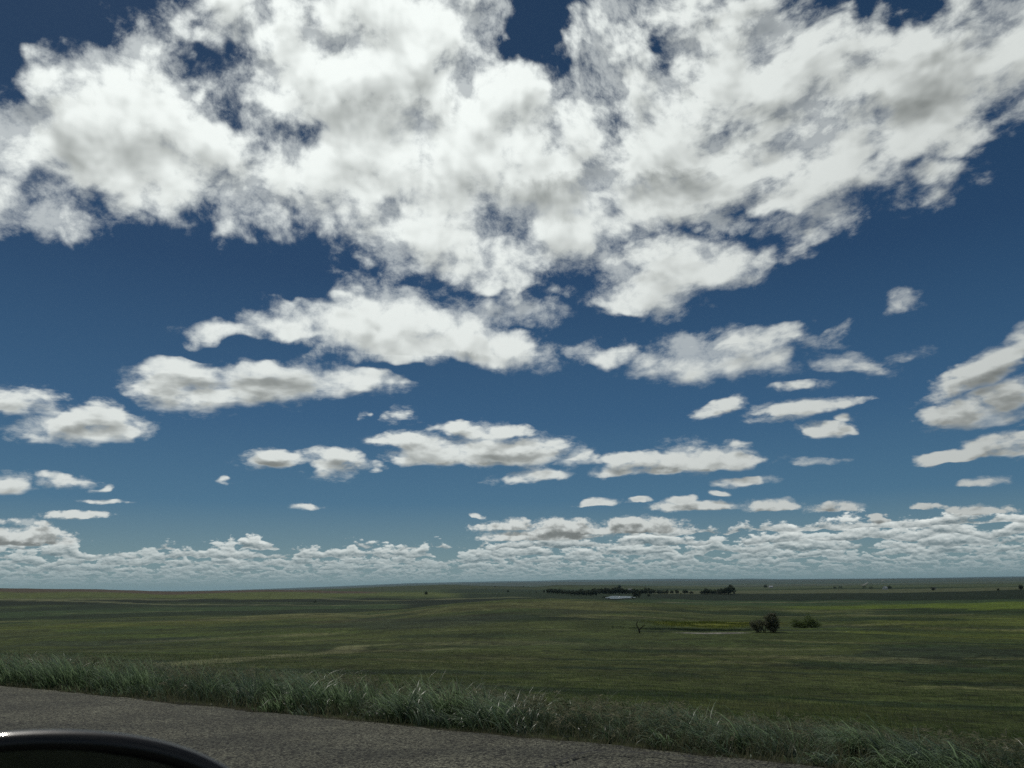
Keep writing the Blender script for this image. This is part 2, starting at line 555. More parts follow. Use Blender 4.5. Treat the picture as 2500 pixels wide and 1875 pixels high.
def simple_mat(name, col, rough=0.8, spec=0.3, var=0.25, scale=3.0):
    m, b, _ = material(name)
    n = noise(pos(), scale, 4, .6)
    put(b.inputs['Base Color'], cscale(V_rgb(col), rmp(n, .3, .7, 1 - var, 1 + var)))
    b.inputs['Roughness'].default_value = rough
    b.inputs['Specular IOR Level'].default_value = spec
    return m


def V_rgb(c):
    n = node('ShaderNodeRGB'); n.outputs[0].default_value = (*c, 1)
    return V(n.outputs[0])


# value noise on arrays
def _hash(ix, iy, seed):
    h = (ix.astype(np.int64) * 374761393 + iy.astype(np.int64) * 668265263 + seed * 2147483647) & 0xffffffff
    h = ((h ^ (h >> 13)) * 1274126177) & 0xffffffff
    return ((h ^ (h >> 16)) & 0xffff) / 65535.0


def vnoise(x, y, seed=0):
    ix, iy = np.floor(x), np.floor(y)
    fx, fy = x - ix, y - iy
    fx, fy = fx * fx * (3 - 2 * fx), fy * fy * (3 - 2 * fy)
    a, b = _hash(ix, iy, seed), _hash(ix + 1, iy, seed)
    c, d = _hash(ix, iy + 1, seed), _hash(ix + 1, iy + 1, seed)
    return (a + (b - a) * fx) * (1 - fy) + (c + (d - c) * fx) * fy


def fbm(x, y, seed=0, o=4, r=0.5):
    t, a, s = 0.0, 1.0, 0.0
    for i in range(o):
        t = t + a * vnoise(x * 2.03 ** i + 17.1 * i, y * 2.03 ** i - 9.7 * i, seed + i)
        s += a; a *= r
    return t / s


def sstep(x, a, b):
    t = np.clip((x - a) / (b - a), 0, 1)
    return t * t * (3 - 2 * t)


# ------------------------------------------------------------------ the lie of the land
def on_road(px, py):
    d = look(px, py)
    k = EYE / -d.z
    return np.array([d.x * k, d.y * k])


EDGE_A, EDGE_B = on_road(0, 1668), on_road(1900, 1853)      # two points of the far edge of the road
T = (EDGE_A - EDGE_B) / np.linalg.norm(EDGE_A - EDGE_B)      # along the road, to the left and away
N = np.array([-T[1], T[0]])
if N @ EDGE_A < 0:
    N = -N                                                   # across the road, to the field
S0 = float(N @ EDGE_A)


def edge_s(x, y):
    return x * N[0] + y * N[1] - S0


PROFILE_S = np.array([-1e6, -9.0, 0, .5, 2, 6, 12, 25, 55, 95, 150, 300, 600, 850, 1080, 1500, 4000, 10000, 40000, 120000])
PROFILE_Z = np.array([-.05, -.05, -.05, -.09, -.32, -1.02, -1.65, -2.65, -4.7, -6.4, -8.0, -11.2, -15.2, -17.4, -17.6, -19.2, -21.5, -24., -34., -90.])
GX = np.linspace(0, 12, 4000)
GZ = np.interp(np.expm1(GX), PROFILE_S, PROFILE_Z)
_k = np.exp(-np.linspace(-2, 2, 121) ** 2); _k /= _k.sum()
GZS = np.convolve(np.pad(GZ, 60, 'edge'), _k, 'valid')

RIDGES = [  # distance, width in front, width behind, crest line in the photograph
    (360.0, 130.0, 150.0, [(-500, 1530), (0, 1522), (270, 1513), (600, 1505), (900, 1496), (1000, 1486), (1100, 1473), (1250, 1461), (1400, 1463), (1600, 1473), (1750, 1484), (2000, 1487), (2500, 1480), (3000, 1470)]),
    (1700.0, 500.0, 500.0, [(-500, 1436), (0, 1437), (250, 1439), (430, 1445), (560, 1442), (650, 1441), (800, 1444), (950, 1447), (1200, 1447), (1500, 1447), (1900, 1446), (2200, 1444), (2500, 1436), (3000, 1425)]),
    (3400.0, 900.0, 900.0, [(-500, 1448), (400, 1448), (600, 1446), (850, 1437), (1000, 1430), (1090, 1428), (1250, 1432), (1310, 1433), (1360, 1428), (1500, 1429), (1650, 1431), (1800, 1434), (2200, 1428), (2600, 1424)]),
    (15000.0, 3500.0, 4000.0, [(-500, 1450), (500, 1443), (640, 1440), (800, 1435), (1000, 1427), (1250, 1423), (1400, 1421), (1500, 1420), (1650, 1418.5), (1900, 1416.5), (2200, 1414), (2500, 1411), (3000, 1405)]),
    (30000.0, 6000.0, 6000.0, [(-500, 1449), (500, 1442), (640, 1438.5), (800, 1432.5), (900, 1428.5), (1000, 1424), (1120, 1421.5), (1230, 1419), (1300, 1418.5), (1390, 1416), (1500, 1415.2), (1560, 1413.6), (1640, 1412.6), (1700, 1413.4), (1780, 1414), (1830, 1412.6), (1900, 1414), (2060, 1413), (2200, 1412), (2300, 1411), (2400, 1408.5), (2500, 1407), (3000, 1400)]),
]
_RT = []
for r_, wf, wb, line in RIDGES:
    aa = np.array([azel(*q) for q in line])
    _RT.append((r_, wf, wb, aa[:, 0], EYE + r_ * np.tan(np.radians(aa[:, 1]))))


def prof(q):
    return np.where(q > 0, np.interp(np.log1p(np.maximum(q, 0)), GX, GZS), -0.05)


def height(x, y):
    x = np.asarray(x, float); y = np.asarray(y, float)
    r = np.hypot(x, y)
    az = np.degrees(np.arctan2(x, y))
    s = edge_s(x, y)
    q = s + (r * 0.93 - s) * sstep(r, 40, 220) * sstep(s, -30, 10)
    z = prof(q)
    for r_, wf, wb, ca, cz in _RT:
        want = np.interp(az, ca, cz)
        have = np.interp(np.log1p(r_ * 0.93), GX, GZS)
        w = np.exp(-((r - r_) / np.where(r < r_, wf, wb)) ** 2) * sstep(s, 5, 60)
        z = z + (want - have) * w
    f = sstep(s, 4, 30)
    z = z + f * (fbm(x / 9, y / 9, 3) - .5) * .30
    z = z + f * sstep(r, 30, 90) * (fbm(x / 46, y / 46, 5) - .5) * 2.2
    z = z + sstep(r, 150, 500) * (fbm(x / 240, y / 240, 7, 3) - .5) * 3.0 * (1 - .6 * np.exp(-((r - 1000) / 260) ** 2))
    z = z + sstep(r, 3000, 9000) * (fbm(x / 2600, y / 2600, 9, 4) - .5) * 26
    # the pond lies in a flat
    z = z + (POND_Z - z) * np.exp(-(((x - POND[0]) / 60) ** 4 + ((y - POND[1]) / 190) ** 4)) * .97 if POND is not None else z
    # behind the camera the land falls away from the road in the same way
    return z


def ground_hit(px, py, r0=6.0, r1=60000.0):
    """where the line of sight through a point of the photograph meets the land"""
    d = look(px, py)
    rr = np.geomspace(r0, r1, 6000)
    h = math.hypot(d.x, d.y)
    x, y = d.x / h * rr, d.y / h * rr
    zr = EYE + d.z / h * rr
    below = zr < height(x, y)
    i = int(np.argmax(below)) if below.any() else len(rr) - 1
    return np.array([x[i], y[i], float(height(x[i], y[i]))])


POND, POND_Z = None, 0.0
_d = look(1512, 1458)
_r = 960.0
POND = np.array([_d.x, _d.y]) / math.hypot(_d.x, _d.y) * _r
POND_Z = EYE + _r * _d.z / math.hypot(_d.x, _d.y) - .3

# ------------------------------------------------------------------ ground sheet
az_l = np.concatenate([np.linspace(-180, -60, 60, endpoint=False), np.linspace(-60, -42, 60, endpoint=False), np.linspace(-42, 42, 640, endpoint=False), np.linspace(42, 60, 60, endpoint=False), np.linspace(60, 180, 61)[:-1]])
r_l = np.concatenate([[0.0], np.geomspace(1.5, 6, 10, endpoint=False), np.geomspace(6, 2500, 330, endpoint=False), np.geomspace(2500, 60000, 130)])
A, R = np.meshgrid(np.radians(az_l), r_l)
X, Y = R * np.sin(A), R * np.cos(A)
Z = height(X, Y)
na, nr = len(az_l), len(r_l)
ii, jj = np.meshgrid(np.arange(nr - 1), np.arange(na), indexing='ij')
j2 = (jj + 1) % na
gf = np.stack([ii * na + jj, ii * na + j2, (ii + 1) * na + j2, (ii + 1) * na + jj], -1).reshape(-1, 4)

# what grows where (land cover, in plan), with cloud shadow painted in as darker tone
xf, yf = X.ravel(), Y.ravel()
rf = np.hypot(xf, yf)
azf = np.degrees(np.arctan2(xf, yf))
GRASS = np.array([.050, .069, .018])
cover_col = np.tile(GRASS, (len(xf), 1))


def lay(w, col):
    global cover_col
    w = np.clip(w, 0, 1)[:, None]
    cover_col = cover_col * (1 - w) + np.array(col) * w


wide = fbm(xf / 60, yf / 60, 21, 4)
lay(sstep(wide, .45, .7) * .8, (.056, .070, .022))
lay(sstep(fbm(xf / 33 + 7, yf / 33, 23, 4), .55, .75) * .7, (.026, .048, .016))
lay(sstep(rf, 350, 700), (.038, .058, .018))


def strip(p, q, w0, w1, col, amount=1.0, rag=.35):
    """a strip of land between two points of the photograph, w0..w1 metres wide in depth"""
    a, b = ground_hit(*p)[:2], ground_hit(*q)[:2]
    u = (b - a); L = np.linalg.norm(u); u = u / L
    v = np.array([-u[1], u[0]])
    if v @ a < 0: v = -v
    t = ((xf - a[0]) * u[0] + (yf - a[1]) * u[1]) / L
    n = (xf - a[0]) * v[0] + (yf - a[1]) * v[1]
    jig = (fbm(t * 5 + p[0] * .01, n * 0 + p[1] * .1, 31) - .5) * 2 * rag
    wd = w0 + (w1 - w0) * np.clip(t, 0, 1)
    m = n / wd + jig
    lay(sstep(m, -.15, .12) * sstep(m, 1.15, .88) * sstep(t, -.03, .05) * sstep(t, 1.03, .95) * amount, col)


def patch(px, py, wpx, depth, col, amount=1.0, rag=.5):
    """an uneven patch of land, wpx wide in the photograph and depth metres deep"""
    c = ground_hit(px, py)
    r0 = math.hypot(c[0], c[1]); hw = wpx / FPX * r0 / 2
    u = np.array([c[1], -c[0]]) / r0; v = np.array([c[0], c[1]]) / r0
    a = ((xf - c[0]) * u[0] + (yf - c[1]) * u[1]) / hw
    b = ((xf - c[0]) * v[0] + (yf - c[1]) * v[1]) / (depth / 2)
    d = np.sqrt(a * a + b * b) + (fbm(a * 2.5 + px, b * 2.5 + py, 41) - .5) * 2 * rag
    lay(sstep(d, 1.1, .75) * amount, col)


def beyond(r0, r1, a0, a1, col, amount=1.0, soft=.06):
    jig = (fbm(azf * .12 + r0, azf * 0, 51) - .5) * .25
    q = np.log(np.maximum(rf, 1)) + jig
    w = sstep(q, np.log(r0), np.log(r0) + soft) * sstep(q, np.log(r1) + soft, np.log(r1))
    lay(w * sstep(azf, a0, a0 + 2) * sstep(azf, a1 + 2, a1) * amount, col)


BROWN, DARK, BRIGHT, PALE, YELLOW = (.070, .052, .038), (.012, .024, .009), (.084, .124, .016), (.150, .160, .078), (.105, .122, .016)
GREEN, OLIVE, BLACK = (.030, .056, .019), (.078, .100, .028), (.007, .014, .005)  # the two darkest tones also paint cloud shadow into the ground colour
# to the left: a green valley darkened with painted cloud shadow, olive slopes, then ploughed land up to the sky line
beyond(400, 640, -60, -5, DARK, .9)
beyond(640, 840, -60, -5, GREEN, .9)
beyond(840, 980, -60, -5, DARK, .9)
beyond(980, 1130, -60, -5, BLACK, .95)
beyond(1130, 1180, -60, -5, PALE, .55, .03)
beyond(1180, 1560, -60, -5, OLIVE, .95)
beyond(1500, 2400, -60, -11, BROWN, .95)
# ahead and to the right: pasture round the pond and the trees, coloured dark as if under cloud
beyond(600, 1000, -5, 60, GREEN, .9)
beyond(820, 1400, -5, 10, DARK, .9)
beyond(840, 1450, 9, 60, BLACK, .9)
beyond(1450, 2500, -6, 10, DARK, .85)
beyond(2500, 3100, -12, 12, (.040, .052, .022), .9)
beyond(3100, 3900, -12, 12, DARK, .8)
beyond(1450, 2200, 9, 60, (.075, .085, .042), .9)
beyond(2200, 2500, 9, 60, DARK, .8)
beyond(2500, 4200, 9, 60, (.056, .074, .034), .9)
beyond(4200, 5200, -12, 60, (.070, .072, .044), .9)
beyond(5200, 6300, -12, 60, (.035, .046, .027), .9)
beyond(6300, 8200, -12, 60, (.066, .074, .044), .9)
beyond(8200, 11000, -12, 60, (.036, .050, .030), .9)
beyond(11000, 17000, -60, 60, (.044, .050, .034), .9)
beyond(17000, 90000, -60, 60, (.020, .026, .022), 1.0)
patch(1250, 1475, 1000, 90, (.080, .088, .032), .85, .45)
beyond(640, 1130, -9, 2, BLACK, .9)
beyond(1130, 1180, -9, 0, PALE, .5, .03)
patch(1150, 1497, 700, 50, (.056, .060, .026), .8, .5)
patch(1230, 1510, 520, 36, DARK, .75, .5)
patch(330, 1522, 620, 60, (.085, .098, .018), .7, .6)
patch(560, 1512, 700, 24, (.09, .09, .035), .5)
patch(1740, 1524, 330, 26, YELLOW, .95, .35)
patch(1700, 1538, 300, 16, DARK, .9, .3)
patch(1740, 1546, 170, 7, (.20, .19, .165), 1.0, .25)
patch(1590, 1540, 120, 10, DARK, .7)
patch(1960, 1540, 260, 8, PALE, .5)
patch(2470, 1476, 760, 420, BRIGHT, .95, .4)
patch(2480, 1525, 620, 110, (.088, .110, .022), .85, .5)
patch(2250, 1500, 300, 40, PALE, .5, .8)
patch(2000, 1535, 420, 30, (.035, .05, .028), .7)
patch(2330, 1600, 500, 40, (.026, .04, .022), .8, .6)
patch(1000, 1520, 600, 90, (.032, .044, .024), .7, .6)
patch(250, 1570, 420, 40, (.030, .044, .024), .7, .6)
patch(1240, 1570, 420, 12, PALE, .35, .9)
patch(1240, 1607, 260, 6, PALE, .4, .9)
patch(2100, 1610, 420, 7, PALE, .45, .9)
patch(1780, 1585, 420, 7, PALE, .35, .9)
patch(1000, 1590, 360, 5, PALE, .45, .9)
patch(300, 1590, 360, 6, PALE, .3, .9)
# the mottling of a grazed pasture: many long low patches of paler growth and darker tone, the dark partly painted cloud shadow
prng = random.Random(5)
for i in range(90):
    py_ = 1492 + (1690 - 1492) * prng.random() ** 1.2
    px_ = prng.uniform(-100, 2600)
    if py_ > 1590 + px_ * .05:
        continue
    c_ = ground_hit(px_, py_)
    rr_ = math.hypot(c_[0], c_[1])
    kind_ = prng.random()
    if kind_ < .42:
        patch(px_, py_, prng.uniform(140, 620), rr_ * prng.uniform(.05, .16), (.018, .034, .012), prng.uniform(.45, .9), .7)
    elif kind_ < .80:
        patch(px_, py_, prng.uniform(120, 520), rr_ * prng.uniform(.02, .07), (.11, .118, .050), prng.uniform(.35, .8), .9)
    else:
        patch(px_, py_, prng.uniform(160, 500), rr_ * prng.uniform(.06, .14), (.058, .086, .018), prng.uniform(.5, .9), .7)
for px_, py_, w_, q_ in [(200, 1610, 700, .12), (900, 1640, 900, .14), (1500, 1690, 900, .12), (2200, 1720, 900, .10), (1900, 1640, 500, .08)]:  # shadow band behind the verge, painted into the ground colour
    patch(px_, py_, w_, math.hypot(*ground_hit(px_, py_)[:2]) * q_, (.018, .034, .013), .75, .6)
strip((330, 1629), (925, 1574), 2.6, 3.4, PALE, .85, .45)
strip((500, 1619), (900, 1588), 1.2, 1.6, PALE, .75, .5)
strip((880, 1577), (1160, 1568), 2.0, 2.0, PALE, .6, .5)
strip((1600, 1471), (2120, 1469), 14, 14, (.14, .13, .07), .8, .3)
strip((0, 1463), (560, 1477), 26, 26, PALE, .6, .3)
strip((560, 1478), (1000, 1476), 20, 20, PALE, .6, .3)
strip((280, 1514), (900, 1497), 4, 6, PALE, .6, .4)
# soil and dry grass along the road
se = edge_s(xf, yf)
lay(sstep(se, -.3, .0) * sstep(se, .5, .15), (.050, .047, .034))
lay(sstep(se, .3, .8) * sstep(se, 6, 3), (.018, .028, .011))

m, b, _ = material('prairie ground')
pp = pos()
n1 = noise(pp, 0.9, 8, .62)
n2 = noise(vmath('MULTIPLY', pp, (1, 1, .3)), 0.085, 6, .6)
n3 = noise(pp, 7.0, 4, .65)
base = attr('cover', 'Color')
k1 = rmp(n1, .30, .72, .35, 1.80, False)
k2 = rmp(n2, .33, .68, .62, 1.40, False)
k3 = rmp(n3, .3, .7, .60, 1.42, False)
n4 = noise(vmath('ADD', pp, (91., 17., 0.)), 0.021, 5, .62)
c_ = cscale(cscale(cscale(base, k1), k2), k3)
c_ = mix(rmp(n4, .42, .62) * .55, c_, cmul(c_, (1.12, 1.05, .95)))
dry = rmp(noise(vmath('ADD', pp, (31., 7., 0.)), 0.30, 8, .70), .54, .68)
dryer = rmp(noise(vmath('ADD', pp, (5., 7., 0.)), 0.035, 4, .6), .40, .62)
c_ = mix(dry * dryer * .85, c_, cmul(cscale(base, k3 * 2.3), (1.08, .98, 1.05)))
spot = rmp(noise(vmath('ADD', pp, (3., 71., 0.)), 0.75, 3, .55), .66, .72)
c_ = cscale(c_, 1.0 - spot * .72)
fleck = rmp(noise(vmath('ADD', pp, (13., 1., 0.)), 1.7, 5, .70), .55, .66)
c_ = mix(fleck * .8, c_, cmul(c_, (2.0, 1.85, 1.9)))
tuft = rmp(noise(vmath('ADD', pp, (43., 11., 0.)), 1.3, 4, .65), .58, .68)
c_ = cscale(c_, 1.0 - tuft * .55)
put(b.inputs['Base Color'], c_)
b.inputs['Roughness'].default_value = .95
b.inputs['Specular IOR Level'].default_value = .12
bump(n1 * .6 + n3 * .4, 1.0, .45, b)
ground = mesh_obj('ground', np.stack([xf, yf, Z.ravel()], -1), gf, m, smooth=True, attrs={'cover': cover_col})
tag(ground, 'rolling green prairie falling away from the road to the far hills', 'prairie', kind='structure')

# ------------------------------------------------------------------ road
m, b, _ = material('worn chip seal')
pp = pos()
vo = node('ShaderNodeTexVoronoi', feature='F1'); put(vo.inputs['Vector'], pp); vo.inputs['Scale'].default_value = 54
stone = V(vo.outputs['Color'])
dist = V(vo.outputs['Distance'])
g = xyz(stone)[0]
big = noise(pp, 1.1, 6, .62)
fine = noise(pp, 38, 5, .7)
tone = rmp(g, 0, 1, .08, 2.15, False) * rmp(big, .3, .7, .72, 1.2, False) * rmp(fine, .3, .7, .6, 1.45, False) * rmp(dist, .25, .75, 1.15, .45, False)
wear = noise(vmath('MULTIPLY', pp, (1.0, 2.5, 1.0)), .55, 5, .6)
c_ = mix(rmp(wear, .42, .62), (.106, .104, .074, 1), (.070, .070, .051, 1))
c_ = cscale(c_, tone)
put(b.inputs['Base Color'], c_)
b.inputs['Roughness'].default_value = .85
b.inputs['Specular IOR Level'].default_value = .25
bump(rmp(dist, 0, .7, 1, 0, False) * .7 + fine * .5, .9, .012, b)
W = 9.5
ts = np.concatenate([np.linspace(-60, -9, 40, endpoint=False), np.linspace(-9, 30, 700, endpoint=False), np.linspace(30, 300, 120), [1500.0]])
vs, rows_n = [], 9
for t in ts:
    e = (fbm(np.array([t * 1.7]), np.array([.5]), 61, 5, .6)[0] - .5) * .26 + (fbm(np.array([t * .35]), np.array([.5]), 63)[0] - .5) * .12
    for k in range(rows_n):
        f = k / (rows_n - 1)
        off = S0 + (e if k == rows_n - 1 else 0) - W * (1 - f)
        q = T * (t + float(T @ EDGE_B)) + N * off
        crown = .004 + .03 * (1 - (2 * f - 1) ** 2) - (.012 if k == rows_n - 1 else 0)
        vs.append((q[0], q[1], crown - .022))
nt_ = len(ts)
fs = np.array([(i * rows_n + k, i * rows_n + k + 1, (i + 1) * rows_n + k + 1, (i + 1) * rows_n + k) for i in range(nt_ - 1) for k in range(rows_n - 1)])
road = mesh_obj('road', np.array(vs), fs, m, smooth=True)
tag(road, 'grey brown chip sealed road along the grass verge', 'road', kind='structure')

# cracks in the seal
m_cr = simple_mat('crack tar', (.018, .018, .017), .8)


def crack(points, w):
    vs = []
    for i in range(len(points) - 1):
        for s_ in range(14):
            f = s_ / 14
            vs.append((points[i][0] * (1 - f) + points[i + 1][0] * f, points[i][1] * (1 - f) + points[i + 1][1] * f))
    vs = np.array(vs)
    d = np.gradient(vs, axis=0); d /= np.linalg.norm(d, axis=1)[:, None]
    nn = np.stack([-d[:, 1], d[:, 0]], -1)
    vs = vs + nn * (rng.random(len(vs))[:, None] - .5) * .05
    ww = w * (.35 + rng.random(len(vs)))[:, None]
    zz = np.full((len(vs), 1), .012)
    a, c = np.hstack([vs + nn * ww, zz]), np.hstack([vs - nn * ww, zz])
    n = len(vs)
    v = np.vstack([a, c])
    f = np.array([(i, i + 1, n + i + 1, n + i) for i in range(n - 1)])
    o = mesh_obj('road_crack', v, f, m_cr)
    tag(o, kind='structure')


crack([on_road(1330, 1876), on_road(1395, 1850), on_road(1440, 1836)], .016)
crack([on_road(1440, 1836), on_road(1620, 1842), on_road(1780, 1866)], .012)

# ------------------------------------------------------------------ grass
def leaf_mat(name, c0, c1, rough, spec, trans):
    m, b, out = material(name)
    t = attr('tint')
    col = mix(t, (*c0, 1), (*c1, 1))
    put(b.inputs['Base Color'], col)
    b.inputs['Roughness'].default_value = rough
    b.inputs['Specular IOR Level'].default_value = spec
    tr = node('ShaderNodeBsdfTranslucent')
    put(tr.inputs[0], cscale(col, 1.3))
    mx = node('ShaderNodeMixShader'); mx.inputs[0].default_value = trans
    V.nt.links.new(b.outputs[0], mx.inputs[1]); V.nt.links.new(tr.outputs[0], mx.inputs[2])
    V.nt.links.new(mx.outputs[0], out.inputs[0])
    return m


def blades(base, lean_az, th0, th1, length, width, seg):
    """curved tapering blades: arrays over blades; returns verts, quads, index along"""
    n = len(base)
    u = np.linspace(0, 1, seg + 1)
    th = th0[:, None] + th1[:, None] * u[None, :] ** 1.4
    st = (length / seg)[:, None]
    hor = np.concatenate([np.zeros((n, 1)), np.cumsum(np.sin(th[:, :-1]) * st, 1)], 1)
    ver = np.concatenate([np.zeros((n, 1)), np.cumsum(np.cos(th[:, :-1]) * st, 1)], 1)
    dx_, dy_ = np.sin(lean_az)[:, None], np.cos(lean_az)[:, None]
    mid = np.stack([base[:, 0:1] + dx_ * hor, base[:, 1:2] + dy_ * hor, base[:, 2:3] + ver], -1)
    wv = width[:, None] * (1 - u[None, :] ** 2.2 * .96) * (.55 + .9 * np.minimum(u * 3, 1)[None, :] * .5)
    # the blade is twisted a little so that it shows its face to every side
    tw = lean_az + np.pi / 2 + rng.normal(0, .5, n)
    side = np.stack([np.sin(tw), np.cos(tw), rng.normal(0, .15, n)], -1)[:, None, :]
    a, c = mid + side * wv[..., None] / 2, mid - side * wv[..., None] / 2
    v = np.stack([a, c], 2).reshape(n, (seg + 1) * 2, 3)
    k = np.arange(seg) * 2
    f = np.stack([k, k + 1, k + 3, k + 2], -1)
    F = (f[None] + (np.arange(n) * (seg + 1) * 2)[:, None, None]).reshape(-1, 4)
    return v.reshape(-1, 3), F, mid


def road_xy(t, s):
    return T[None, :] * (t + float(T @ EDGE_B))[:, None] + N[None, :] * (S0 + s)[:, None]


def verge_points(n, s_lo, s_hi, t_lo=-9.0, t_hi=60.0, p=1.0):
    # thinned out with distance: about as many for every bit of the picture
    k = rng.random(n)
    t = t_lo + (np.exp(k * np.log(1 + (t_hi - t_lo) / 7.0)) - 1) * 7.0
    s = s_lo + (s_hi - s_lo) * rng.random(n) ** p
    return t, s


CL = lambda t, s, sc, seed: fbm(t / sc, s / sc, seed, 3, .55)
# leafy clumps along the road, and finer growth behind them
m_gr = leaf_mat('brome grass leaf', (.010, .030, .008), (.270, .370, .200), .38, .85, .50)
for count, s_lo, s_hi, w_lo, w_hi, tall, gap in [(82000, .03, 1.5, .0075, .0085, 1.0, .45), (74000, .8, 3.3, .0045, .005, 1.12, .36)]:
    t, s = verge_points(count, s_lo, s_hi)
    cl = CL(t, s, .55, 71)
    wave = CL(t, s * 0, 1.3, 73)
    front = .08 + (wave - .5) * .9
    keep = (rng.random(len(t)) < sstep(cl, gap - .06, gap + .14) + .06) & (s > np.maximum(front, 0.02) + rng.normal(0, .06, len(t)))
    t, s, cl = t[keep], s[keep], cl[keep]
    xy = road_xy(t, s)
    z = height(xy[:, 0], xy[:, 1])
    n = len(t)
    right = sstep(t, 9, -3)
    sway = (CL(t, s, 1.1, 74) - .5) * 3.2 + (CL(t, s, .35, 75) - .5) * 2.6
    lean = np.radians(-100) + sway + np.radians(rng.normal(0, 14, n)) + np.where(rng.random(n) < .10, np.pi, 0) * (1 - right * .7)
    hgt = (.80 - .13 * right) * (.15 + .36 * sstep(cl, gap, gap + .25)) * sstep(s, -.25, .55) * (.60 + .65 * rng.random(n)) * tall + .04
    far = np.hypot(xy[:, 0], xy[:, 1])
    bend = .80 + .55 * CL(t, s, .6, 76)
    v, f, mid = blades(np.c_[xy, z - .03], lean, np.radians(6 + 24 * right + rng.normal(0, 8, n)), np.radians(np.maximum(68 + 34 * right + rng.normal(0, 18, n), 50)) * bend,
                       hgt * 1.25, (w_lo + w_hi * rng.random(n)) * (1 + .4 * sstep(far, 9, 30)), 5)
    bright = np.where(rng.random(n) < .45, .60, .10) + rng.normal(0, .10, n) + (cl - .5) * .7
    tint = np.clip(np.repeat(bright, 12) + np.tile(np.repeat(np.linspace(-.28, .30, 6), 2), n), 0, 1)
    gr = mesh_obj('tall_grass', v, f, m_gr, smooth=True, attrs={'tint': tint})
    tag(gr, 'lush cool green grass clumps bent by the wind along the road edge' if s_lo < .5 else 'finer green grass behind the roadside clumps', 'grass', kind='stuff')

# short and dry growth at the edge and between the clumps
t, s = verge_points(80000, -.05, 4.2, p=1.3)
dry_ = CL(t, s, .8, 77)
xy = road_xy(t, s); z = height(xy[:, 0], xy[:, 1]); n = len(t)
far = np.hypot(xy[:, 0], xy[:, 1])
v, f, mid = blades(np.c_[xy, z - .01], rng.random(n) * 6.283, np.radians(10 + 30 * rng.random(n)), np.radians(60 * rng.random(n)),
                   (.05 + .15 * rng.random(n)) * (.5 + sstep(s, -.1, .6)), (.004 + .004 * rng.random(n)) * (1 + sstep(far, 9, 30)), 3)
tint = np.repeat(np.clip(dry_ * 1.6 - .35 + rng.normal(0, .2, n) + (s < .25) * .3, 0, 1), 8)
m_dry = leaf_mat('short dry grass', (.026, .048, .018), (.13, .125, .070), .6, .3, .32)
sg = mesh_obj('short_grass', v, f, m_dry, smooth=True, attrs={'tint': tint})
tag(sg, 'short half dry grass between the road edge and the clumps', 'grass', kind='stuff')

# flowering stems behind
t, s = verge_points(15000, .5, 3.8, p=.7)
keep = rng.random(len(t)) < sstep(CL(t, s, .9, 79), .30, .58)
t, s = t[keep], s[keep]
xy = road_xy(t, s); z = height(xy[:, 0], xy[:, 1]); n = len(t)
right = sstep(t, 9, -3)
far = np.hypot(xy[:, 0], xy[:, 1]); fat = 1 + .8 * sstep(far, 9, 30)
lean = np.radians(-92 + rng.normal(0, 45, n)) + np.where(rng.random(n) < .15, np.pi, 0)
lg = (.86 - .22 * right) * (.38 + .26 * rng.random(n)) * sstep(s, .2, 1.2)
v1, f1, mid = blades(np.c_[xy, z], lean, np.radians(6 + 20 * right + rng.normal(0, 6, n)), np.radians(26 + 32 * right + rng.normal(0, 12, n)), lg, .0032 * fat, 5)
sp = 14
tip, pre = mid[:, -1], mid[:, -2]
uu = rng.random((n, sp))
c0_ = pre[:, None, :] * (1 - uu[..., None]) + tip[:, None, :] * uu[..., None]
drop = rng.normal(0, 1, (n, sp, 3)) * np.array([.022, .022, .016]) + np.stack([np.sin(lean), np.cos(lean), -.25 + 0 * lean], -1)[:, None, :] * .022
e0 = c0_ + drop * .3
e1 = c0_ + drop * 1.6
wd = rng.normal(0, 1, (n, sp, 3)); wd = wd / np.linalg.norm(wd, axis=-1, keepdims=True) * (.0058 * fat)[:, None, None]
mm = (e0 * .45 + e1 * .55)
v2 = np.stack([e0, mm + wd, e1, mm - wd], 2).reshape(-1, 3)
f2 = np.arange(len(v2)).reshape(-1, 4)
m_seed = leaf_mat('brome seed head', (.040, .060, .022), (.27, .255, .165), .8, .1, .42)
tint = np.concatenate([np.repeat(np.clip(rng.normal(.1, .1, n), 0, 1), 12), np.repeat(np.clip(rng.normal(.55, .25, n), 0, 1), sp * 4)])
ss = mesh_obj('seeding_grass', np.vstack([v1, v2]), np.vstack([f1, f2 + len(v1)]), m_seed, attrs={'tint': tint})
tag(ss, 'brownish nodding grass seed heads standing above the verge', 'grass', kind='stuff')

# prairie grass over the near field
n = 190000
az_ = np.radians(rng.uniform(-44, 44, n)); r__ = 7.0 / (1 - rng.random(n) * (1 - 7.0 / 170)) 
r__ = np.exp(rng.uniform(np.log(8), np.log(80), n))
x, y = np.sin(az_) * r__, np.cos(az_) * r__
s = edge_s(x, y)
k = (s > 2.2) & (rng.random(n) < .25 + .75 * sstep(fbm(x / 4, y / 4, 81), .35, .65))
x, y, r__ = x[k], y[k], r__[k]; n = len(x)
dryf = fbm(x / 7, y / 3.5, 83, 4, .6) * .6 + fbm(x / 30, y / 18, 85) * .4
v, f, mid = blades(np.c_[x, y, height(x, y) - .02], np.radians(-90 + rng.normal(0, 70, n)), np.radians(15 + 20 * rng.random(n)), np.radians(50 * rng.random(n)),
                   (.07 + .13 * rng.random(n)) * (.7 + .6 * sstep(dryf, .4, .65)), (.006 + .0002 * r__) * (.6 + .8 * rng.random(n)), 2)
tint = np.repeat(np.clip(sstep(dryf, .48, .70) + rng.normal(-.12, .16, n), 0, 1), 6)
m_fld = leaf_mat('prairie grass', (.056, .092, .024), (.19, .195, .085), .65, .3, .42)
